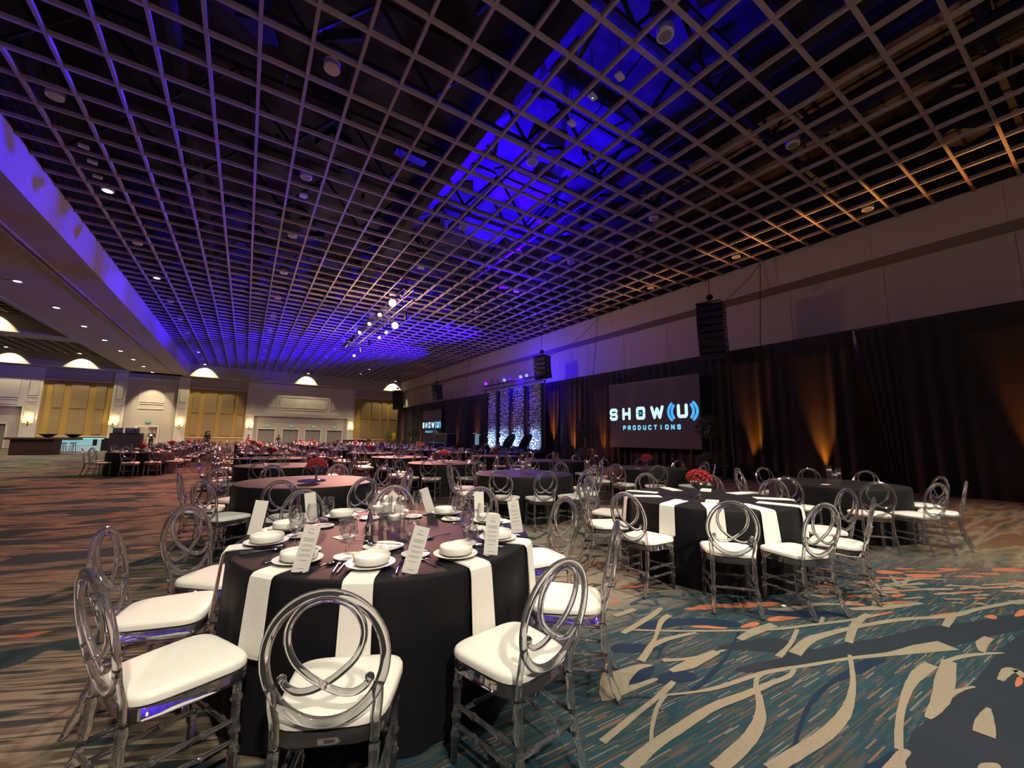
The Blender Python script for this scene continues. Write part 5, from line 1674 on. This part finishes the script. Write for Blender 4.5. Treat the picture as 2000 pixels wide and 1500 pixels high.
# menu cards standing against the glasses
cards = [(0.27, 2.25, 612, 1027, 0.30, 'tilted strongly, at the near left'), (0.71, 1.975, 825, 1032, 0.2, 'leaning at the near edge'), (1.20, 2.05, 964, 1008, 0.0, 'upright, with a printed square, at the right'),
         (1.63, 2.42, 1002, 982, -0.1, 'at the right edge behind the bowl'), (1.62, 2.95, 935, 958, 0.2, 'narrow in view, near the far right'), (1.40, 3.42, 826, 952, -0.2, 'at the far side beside a wine glass'),
         (0.48, 3.50, 605, 962, 0.0, 'blank side in view, at the far left'), (0.10, 3.22, 512, 980, 0.2, 'wide blank sheet at the left edge'), (1.0, 3.62, 775, 962, 0.3, 'small in view at the far middle')]
cardm = MB(); cardm.box((0, 0, 0.108), (0.078, 0.0016, 0.216))
prm = MB()
for (z, w_) in [(0.228, 0.03), (0.178, 0.072), (0.171, 0.06), (0.164, 0.07), (0.145, 0.055), (0.138, 0.066), (0.118, 0.07), (0.111, 0.05), (0.092, 0.062), (0.085, 0.07), (0.062, 0.05), (0.02, 0.04)]:
    prm.box((0.0, -0.0011, z * 0.86), (w_ * 0.8, 0.0005, 0.0014))
for i, (x, y, tx_, ty_, yaw, lb) in enumerate(cards):
    t = thing('menu_card', 'tall white menu card on the nearest table, ' + lb, 'menu card', (x, y, TZ + 0.004), 0, 'menu cards on the nearest table')
    # lean so that the top stands where the photograph shows it
    d = CF + CR * ((tx_ - 1000) / 795.1) + CU * ((750 - ty_) / 795.1)
    base = Vector((x, y, TZ))
    sol = None
    side = Vector((y, -x, 0)).normalized()      # across the line of sight
    away = Vector((x, y, 0)).normalized()
    # intersect the sight line with the vertical plane through the base, slightly beyond it
    nrm = away
    tt = (base + away * 0.03).dot(nrm) / d.dot(nrm)
    top = Vector((0, 0, 1.41)) + d * tt if False else Vector((d.x * tt, d.y * tt, 1.41 + d.z * tt))
    upv = (top - base).normalized()
    fwd = -away
    fwd = (Matrix.Rotation(yaw, 3, 'Z') @ fwd)
    fwd = (fwd - upv * fwd.dot(upv)).normalized()
    xr = (-fwd).cross(upv).normalized() * -1
    xr = upv.cross(fwd).normalized()
    Mx = Matrix((( xr.x, -fwd.x, upv.x, x), (xr.y, -fwd.y, upv.y, y), (xr.z, -fwd.z, upv.z, TZ + 0.004), (0, 0, 0, 1)))
    t.matrix_world = Mx
    t.rotation_mode = 'XYZ'
    if i == 0:
        c0 = cardm.build('card', M['paper'], t); c1 = prm.build('printed_text', M['ink'], t)
    else:
        c_ = bpy.data.objects.new('card', c0.data); COL.objects.link(c_); c_.parent = t
        if i not in (6, 7, 5, 4, 8):
            c_ = bpy.data.objects.new('printed_text', c1.data); COL.objects.link(c_); c_.parent = t
    if i in (0, 1, 2, 3):
        text_mesh('heading', 'Menu', 0.014, M['ink'], t, (0, -0.0012, 0.178))

# napkins on the rose table to the right
for (n_, a) in enumerate(sorted(ANG[(1, 0)], key=lambda a: ((a - math.degrees(math.atan2(-2.87, -4.58)) + 180) % 360) - 180)):
    ar = math.radians(a + rr.uniform(-5, 5)); rz = ar + PI / 2
    put('nap2', 'napkin', 'napkin', 'white napkin draped over the edge of the rose table, ' + FAR_NAMES[n_], 'draped napkins on the rose table', (4.58 + 0.70 * math.cos(ar), 2.87 + 0.70 * math.sin(ar), TZ), rz + rr.uniform(-.12, .12), one(mnap2, 'folded_cloth', M['napkin'], 0.5))
for (x, y, rz, lb) in ((4.30, 2.62, 0.5, 'flat white napkin before the silver compote on the rose table'), (4.02, 2.86, 0.2, 'small flat white card beside the compote on the rose table')):
    o_ = MB().box((0, 0, 0.004), (0.22 if 'napkin' in lb else 0.12, 0.13 if 'napkin' in lb else 0.07, 0.006)).build('napkin' if 'napkin' in lb else 'table_card', M['napkin'], None, None, (x, y, TZ)); o_.rotation_euler = (0, 0, rz)
    tag(o_, lb, 'napkin' if 'napkin' in lb else 'card')
for (x, y, lb) in ((7.7, 2.8, 'small flat white card on the table before the amber-lit drape'), (7.75, 6.5, 'small flat white card on the rose table before the large screen')):
    o_ = MB().box((0, 0, 0.001), (0.14, 0.09, 0.0015)).build('table_card', M['paper'], None, None, (x, y, TZ)); tag(o_, lb, 'card', 'table cards')
# settings on the tables farther back
msm = MB(); msm.lathe([(0.12, 0.0), (0.12, 0.012), (0.085, 0.02), (0.09, 0.055), (0.08, 0.052)], 12)
mcd = MB(); mcd.box((0, 0.0, 0.11), (0.1, 0.003, 0.22))
cnt = 0
for (c, k, x, y) in TABLES[:38]:
    if (c in (0, 1, 2) and k < 4): continue
    rr2 = random.Random(c * 31 + k)
    for q in range(8):
        a = 2 * PI * q / 8 + rr2.uniform(-.1, .1)
        if cnt < 190:
            put('fp', 'plate_stack', 'plate', 'white plate stack on %s, %s' % (tname(c, k), ['screen side', 'far screen corner', 'far side', 'far open corner', 'open side', 'near open corner', 'near side', 'near screen corner'][q]), 'plate stacks on the set tables behind', (x + 0.7 * math.cos(a), y + 0.7 * math.sin(a), TZ), 0, one(msm, 'china_stack', M['china'], 0.6)); cnt += 1
        if q % 2 == 0 and c != 4:
            put('fc', 'menu_card', 'menu card', 'white menu card standing on %s, %s' % (tname(c, k), ['screen side', '', 'far side', '', 'open side', '', 'near side', ''][q]), 'menu cards on the set tables behind', (x + 0.5 * math.cos(a + .2), y + 0.5 * math.sin(a + .2), TZ), rr2.uniform(-.5, .5), one(mcd, 'card', M['paper']))

# ------------------------------------------------------------------ furniture on the left
t = thing('service_bar', 'dark brown service bar with overhanging top standing alone on the carpet', 'bar', (-11.05, 38.3, 0), -0.1)
MB().box((0, 0, 0.48), (1.9, 1.1, 0.94), bev=0.02).build('bar_body', M['brownwood'], t)
MB().box((0.35, 0, 1.02), (3.1, 1.3, 0.14), bev=0.02).build('bar_top', M['brownwood'], t)
for k, (x, lb) in enumerate(((-10.6, 'black funnel-shaped bowl on the service bar'), (-9.45, 'black funnel-shaped bowl at the right end of the service bar'))):
    t = thing('serving_bowl', lb, 'bowl', (x, 38.3, 1.092), 0, 'funnel bowls on the service bar')
    MB().lathe([(0.1, 0), (0.14, 0.02), (0.42, 0.2), (0.43, 0.22), (0.38, 0.19)], 20, capt=False).build('bowl_body', M['black'], t, 0.8)
t = thing('glass_bar', 'glowing teal-edged glass bar table behind the service bar', 'bar', (-10.6, 44.5, 0), -0.05)
MB().box((0, 0, 0.98), (2.5, 0.8, 0.06)).build('lit_top', M['teal_glow'], t)
MB().box((-0.2, -0.1, 0.7), (1.9, 0.05, 0.46)).build('frosted_front', M['frost'], t)
MB().box((0, 0, 0.22), (2.2, 0.7, 0.42)).build('frosted_base', M['frost'], t)
for s_ in (-1, 1):
    MB().box((s_ * 1.1, 0, 0.5), (0.05, 0.7, 0.95)).build('side_panel', M['frost'], t)
t = thing('black_counter', 'tall black-draped counter in front of the open door', 'counter', (-6.9, 38.6, 0), 0)
MB().box((0, 0, 0.72), (1.65, 0.8, 1.40), bev=0.02).build('draped_body', M['blackmat'], t)
MB().box((0, 0, 1.425), (1.69, 0.84, 0.02)).build('counter_top', M['black'], t)
t = thing('black_side_table', 'low black-draped table between the glass bar and the counter', 'table', (-10.3, 46.8, 0), 0)
MB().box((0, 0, 0.5), (2.2, 0.8, 1.0), bev=0.02).build('draped_body', M['blackmat'], t)
for k, (x, w_, lb) in enumerate(((-7.4, 0.45, 'navy plastic crate on the black counter, left one'), (-6.75, 0.5, 'navy plastic crate on the black counter, middle one'), (-7.05, 0.16, 'narrow navy box between crates on the black counter'))):
    t = thing('navy_crate', lb, 'crate', (x if k < 2 else -6.38, 38.6, 1.436), 0, 'navy crates on the black counter')
    m = MB(); hh = 0.36
    m.box((0, 0, 0.01), (w_, 0.4, 0.02)); m.box((0, -0.19, hh / 2), (w_, 0.02, hh)); m.box((0, 0.19, hh / 2), (w_, 0.02, hh)); m.box((-w_ / 2 + 0.01, 0, hh / 2), (0.02, 0.38, hh)); m.box((w_ / 2 - 0.01, 0, hh / 2), (0.02, 0.38, hh))
    m.build('crate_body', M['navy_box'], t)
    MB().box((0, -0.203, 0.27), (w_ * 0.8, 0.006, 0.07)).build('grey_label', M['case_edge'], t)
for k, (x, lb) in enumerate(((-10.1, 'nearest black metal bar stool under the overhanging bar top'), (-9.75, 'black metal bar stool at the end of the service bar'))):
    t = thing('bar_stool', lb, 'stool', (x, 39.3 + 0.4 * k, 0), 0, 'bar stools at the service bar')
    for a in range(4):
        MB().tube([(0.18 * math.cos(a * PI / 2), 0.18 * math.sin(a * PI / 2), 0), (0.1 * math.cos(a * PI / 2), 0.1 * math.sin(a * PI / 2), 0.7)], 0.015, 6).build('leg', M['black'], t)
    MB().lathe([(0.16, 0.7), (0.17, 0.72), (0.16, 0.75)], 14).build('seat', M['black'], t)

# ------------------------------------------------------------------ people
def skin_mesh(name, chain, edges, mat, parent, sub=2, root=0):
    me = bpy.data.meshes.new(name)
    me.from_pydata([c[:3] for c in chain], edges, [])
    me.materials.append(mat)
    o_ = bpy.data.objects.new(name, me); COL.objects.link(o_)
    if parent: o_.parent = parent
    sk = o_.modifiers.new('skin', 'SKIN'); sk.use_smooth_shade = True
    for i, c in enumerate(chain):
        v = me.skin_vertices[0].data[i]
        v.radius = (c[3], c[4] if len(c) > 4 else c[3]); v.use_root = (i == root)
    sb = o_.modifiers.new('smooth', 'SUBSURF'); sb.levels = sub; sb.render_levels = sub
    return o_


def person(label, x, y, rz, scale=1.0, top='dress', legs='dress', hair=(0.10, 0.0, 'short'), arms='down', stride=0.1, skirt=False):
    t = thing('person', label, 'person', (x, y, 0), rz, 'people standing in the hall')
    t.scale = (scale, scale, scale)
    # joints; faces -y. pelvis, spine, chest, neck, head, arms, legs
    if arms == 'down':
        eL, wL, eR, wR = (0.25, 0.02, 1.12), (0.27, -0.04, 0.88), (-0.25, 0.02, 1.12), (-0.27, -0.04, 0.88)
    elif arms == 'carry':
        eL, wL, eR, wR = (0.26, 0.0, 1.16), (0.12, -0.24, 1.18), (-0.26, 0.0, 1.16), (-0.12, -0.24, 1.16)
    else:
        eL, wL, eR, wR = (0.24, -0.03, 1.15), (0.16, -0.28, 1.10), (-0.27, 0.03, 1.12), (-0.30, 0.0, 0.88)
    ch = [(0, 0, 0.95, .14, .11), (0, 0, 1.10, .125, .095), (0, 0, 1.30, .155, .105), (0, 0, 1.44, .10, .08), (0, -0.005, 1.51, .05, .05), (0, -0.02, 1.57, .07, .08), (0, -0.015, 1.66, .078, .095), (0, 0.0, 1.73, .06, .07),
          (0.17, 0, 1.40, .055), (*eL, .042), (*wL, .030), (-0.17, 0, 1.40, .055), (*eR, .042), (*wR, .030),
          (0.09, 0, 0.90, .09), (0.10, -stride, 0.50, .058), (0.10, -stride * 0.6, 0.09, .036), (0.10, -stride * .6 - 0.12, 0.035, .032),
          (-0.09, 0, 0.90, .09), (-0.10, stride * .4, 0.50, .058), (-0.10, stride, 0.09, .036), (-0.10, stride - 0.12, 0.035, .032)]
    ed = [(0, 1), (1, 2), (2, 3), (3, 4), (4, 5), (5, 6), (6, 7), (3, 8), (8, 9), (9, 10), (3, 11), (11, 12), (12, 13), (0, 14), (14, 15), (15, 16), (16, 17), (0, 18), (18, 19), (19, 20), (20, 21)]
    # hands: palm, four fingers and a thumb
    for (wi, w, e) in ((10, wL, eL), (13, wR, eR)):
        d = (Vector(w) - Vector(e)).normalized(); s = Vector((1, 0, 0)) if abs(d.x) < 0.8 else Vector((0, 0, 1))
        s = (s - d * s.dot(d)).normalized()
        pal = Vector(w) + d * 0.06
        pi_ = len(ch); ch.append((*pal, .030, .018)); ed.append((wi, pi_))
        for q, (o_, L0) in enumerate(((-0.027, 0.07), (-0.009, 0.08), (0.009, 0.075), (0.027, 0.06))):
            b1 = pal + d * 0.03 + s * o_; b2 = b1 + d * L0 * 0.9 + Vector((0, -0.01, 0))
            i_ = len(ch); ch.append((*b1, .009)); ch.append((*b2, .007)); ed += [(pi_, i_), (i_, i_ + 1)]
        b1 = Vector(w) + d * 0.03 + s * 0.04; b2 = b1 + d * 0.045 + s * 0.012
        i_ = len(ch); ch.append((*b1, .010)); ch.append((*b2, .008)); ed += [(wi, i_), (i_, i_ + 1)]
    skin_mesh('body', ch, ed, M['skin'], t)
    # clothing over the body
    g_ = 1.16
    tc = [(0, 0, 0.93, .155, .125), (0, 0, 1.10, .14, .11), (0, 0, 1.30, .172, .122), (0, 0, 1.43, .115, .095), (0.175, 0, 1.40, .068), (*eL, .054), (Vector(eL) * 0.25 + Vector(wL) * 0.75)[:] + (.042,),
          (-0.175, 0, 1.40, .068), (*eR, .054), (Vector(eR) * 0.25 + Vector(wR) * 0.75)[:] + (.042,)]
    te = [(0, 1), (1, 2), (2, 3), (3, 4), (4, 5), (5, 6), (3, 7), (7, 8), (8, 9)]
    skin_mesh('shirt' if not skirt else 'dress_top', tc, te, M[top], t)
    if skirt:
        m = MB(); m.lathe([(0.15, 1.02), (0.185, 0.92), (0.20, 0.75), (0.215, 0.55), (0.205, 0.55), (0.18, 0.9)], 20, capb=False, capt=False); m.build('skirt', M[legs], t, True)
    else:
        lc = [(0, 0, 0.95, .152, .12), (0.09, 0, 0.88, .105), (0.10, -stride, 0.50, .078), (0.10, -stride * .6, 0.10, .062), (-0.09, 0, 0.88, .105), (-0.10, stride * .4, 0.50, .078), (-0.10, stride, 0.10, .062)]
        skin_mesh('trousers', lc, [(0, 1), (1, 2), (2, 3), (0, 4), (4, 5), (5, 6)], M[legs], t)
    for s_, yy in ((1, -stride * .6), (-1, stride)):
        MB().box((s_ * 0.10, yy - 0.06, 0.042), (0.095, 0.27, 0.08), bev=0.03).build('shoe', M['black'], t)
    # face
    for s_ in (-1, 1):
        MB().lathe([(0.004, -0.008), (0.010, -0.003), (0.011, 0.003), (0.004, 0.009)], 8, (s_ * 0.03, -0.104, 1.655)).build('eye', M['black'], t)
        MB().lathe([(0.006, -0.02), (0.014, 0.0), (0.006, 0.022)], 8, (s_ * 0.083, -0.005, 1.645)).build('ear', M['skin'], t)
    MB().tube([(0, -0.105, 1.655), (0, -0.128, 1.625), (0, -0.108, 1.618)], [0.007, 0.012, 0.008], 8).build('nose', M['skin'], t, True)
    MB().tube([(-0.024, -0.100, 1.588), (0, -0.108, 1.586), (0.024, -0.100, 1.588)], [0.004, 0.008, 0.004], 6).build('mouth', M['rose'], t, True)
    if hair[2] != 'bald':
        m = MB(); rr_ = random.Random(int(x * 10))
        m.lathe([(0.05, 1.56), (0.092, 1.60), (0.108, 1.68), (0.09, 1.755), (0.04, 1.785)], 16, (0, 0.02, 0))
        if hair[2] == 'curly':
            for _ in range(60):
                a = rr_.uniform(-0.3, PI + 0.3); z = rr_.uniform(1.36, 1.78)
                r_ = 0.13 + 0.05 * math.sin((z - 1.3) * 6)
                m.lathe([(0.01, -0.04), (0.045, -0.01), (0.045, 0.015), (0.01, 0.045)], 7, (r_ * math.cos(a), 0.03 + r_ * math.sin(a) * 0.8, z))
        m.build('hair', M['hair'], t, True)
    return t


person('person with long dark curly hair in a short black dress walking beside the left tables', -2.95, 47.6, 0.5, 0.98, 'dress', 'dress', (0, 0, 'curly'), 'down', 0.12, True)
pm = person('person in black at the open door carrying a round silver tray', -7.55, 52.0, 0.1, 1.0, 'dress', 'dress', (0, 0, 'short'), 'carry', 0.1)
t = thing('silver_tray', 'round silver tray held up by the person at the open door', 'tray', (-7.52, 51.70, 1.30))
m = MB(); m.T = Matrix.Rotation(1.0, 4, 'X'); m.lathe([(0.18, 0.0), (0.2, 0.01), (0.2, 0.016), (0.17, 0.008)], 24); m.build('tray_body', M['silver'], t, 0.6)
person('person in dark clothes with one arm stretched forward beside the gold panel', 0.28, 50.5, -PI / 2 + 0.2, 0.83, 'dress', 'dress', (0, 0, 'short'), 'reach', 0.1)
person('person in dark clothes seen from behind between the first two double doors', 3.0, 50.5, PI, 0.84, 'dress', 'dress', (0, 0, 'short'), 'down', 0.08)
person('bald person in a dark vest standing before the gold panel at the far right', 12.3, 50.15, -0.4, 0.82, 'charcoal', 'dress', (0, 0, 'bald'), 'down', 0.08)
# far service table in front of the end wall
t = thing('service_table', 'long brown service table before the last double door', 'table', (11.2, 51.2, 0))
MB().box((0, 0, 0.98), (3.2, 0.6, 0.06)).build('tabletop', M['brownwood'], t)
MB().box((0, 0, 0.48), (3.0, 0.5, 0.94)).build('table_skirt', M['brownwood'], t)
# small white scrap on the carpet
o_ = MB().box((0, 0, 0.006), (0.05, 0.03, 0.006), bev=0.002).build('paper_scrap', M['paper'], None, None, (*ray_floor(1531, 1185), 0.002)); tag(o_, 'tiny white paper scrap on the carpet beside the orange stroke', 'paper scrap')
print('individual chairs', CHAIRS)
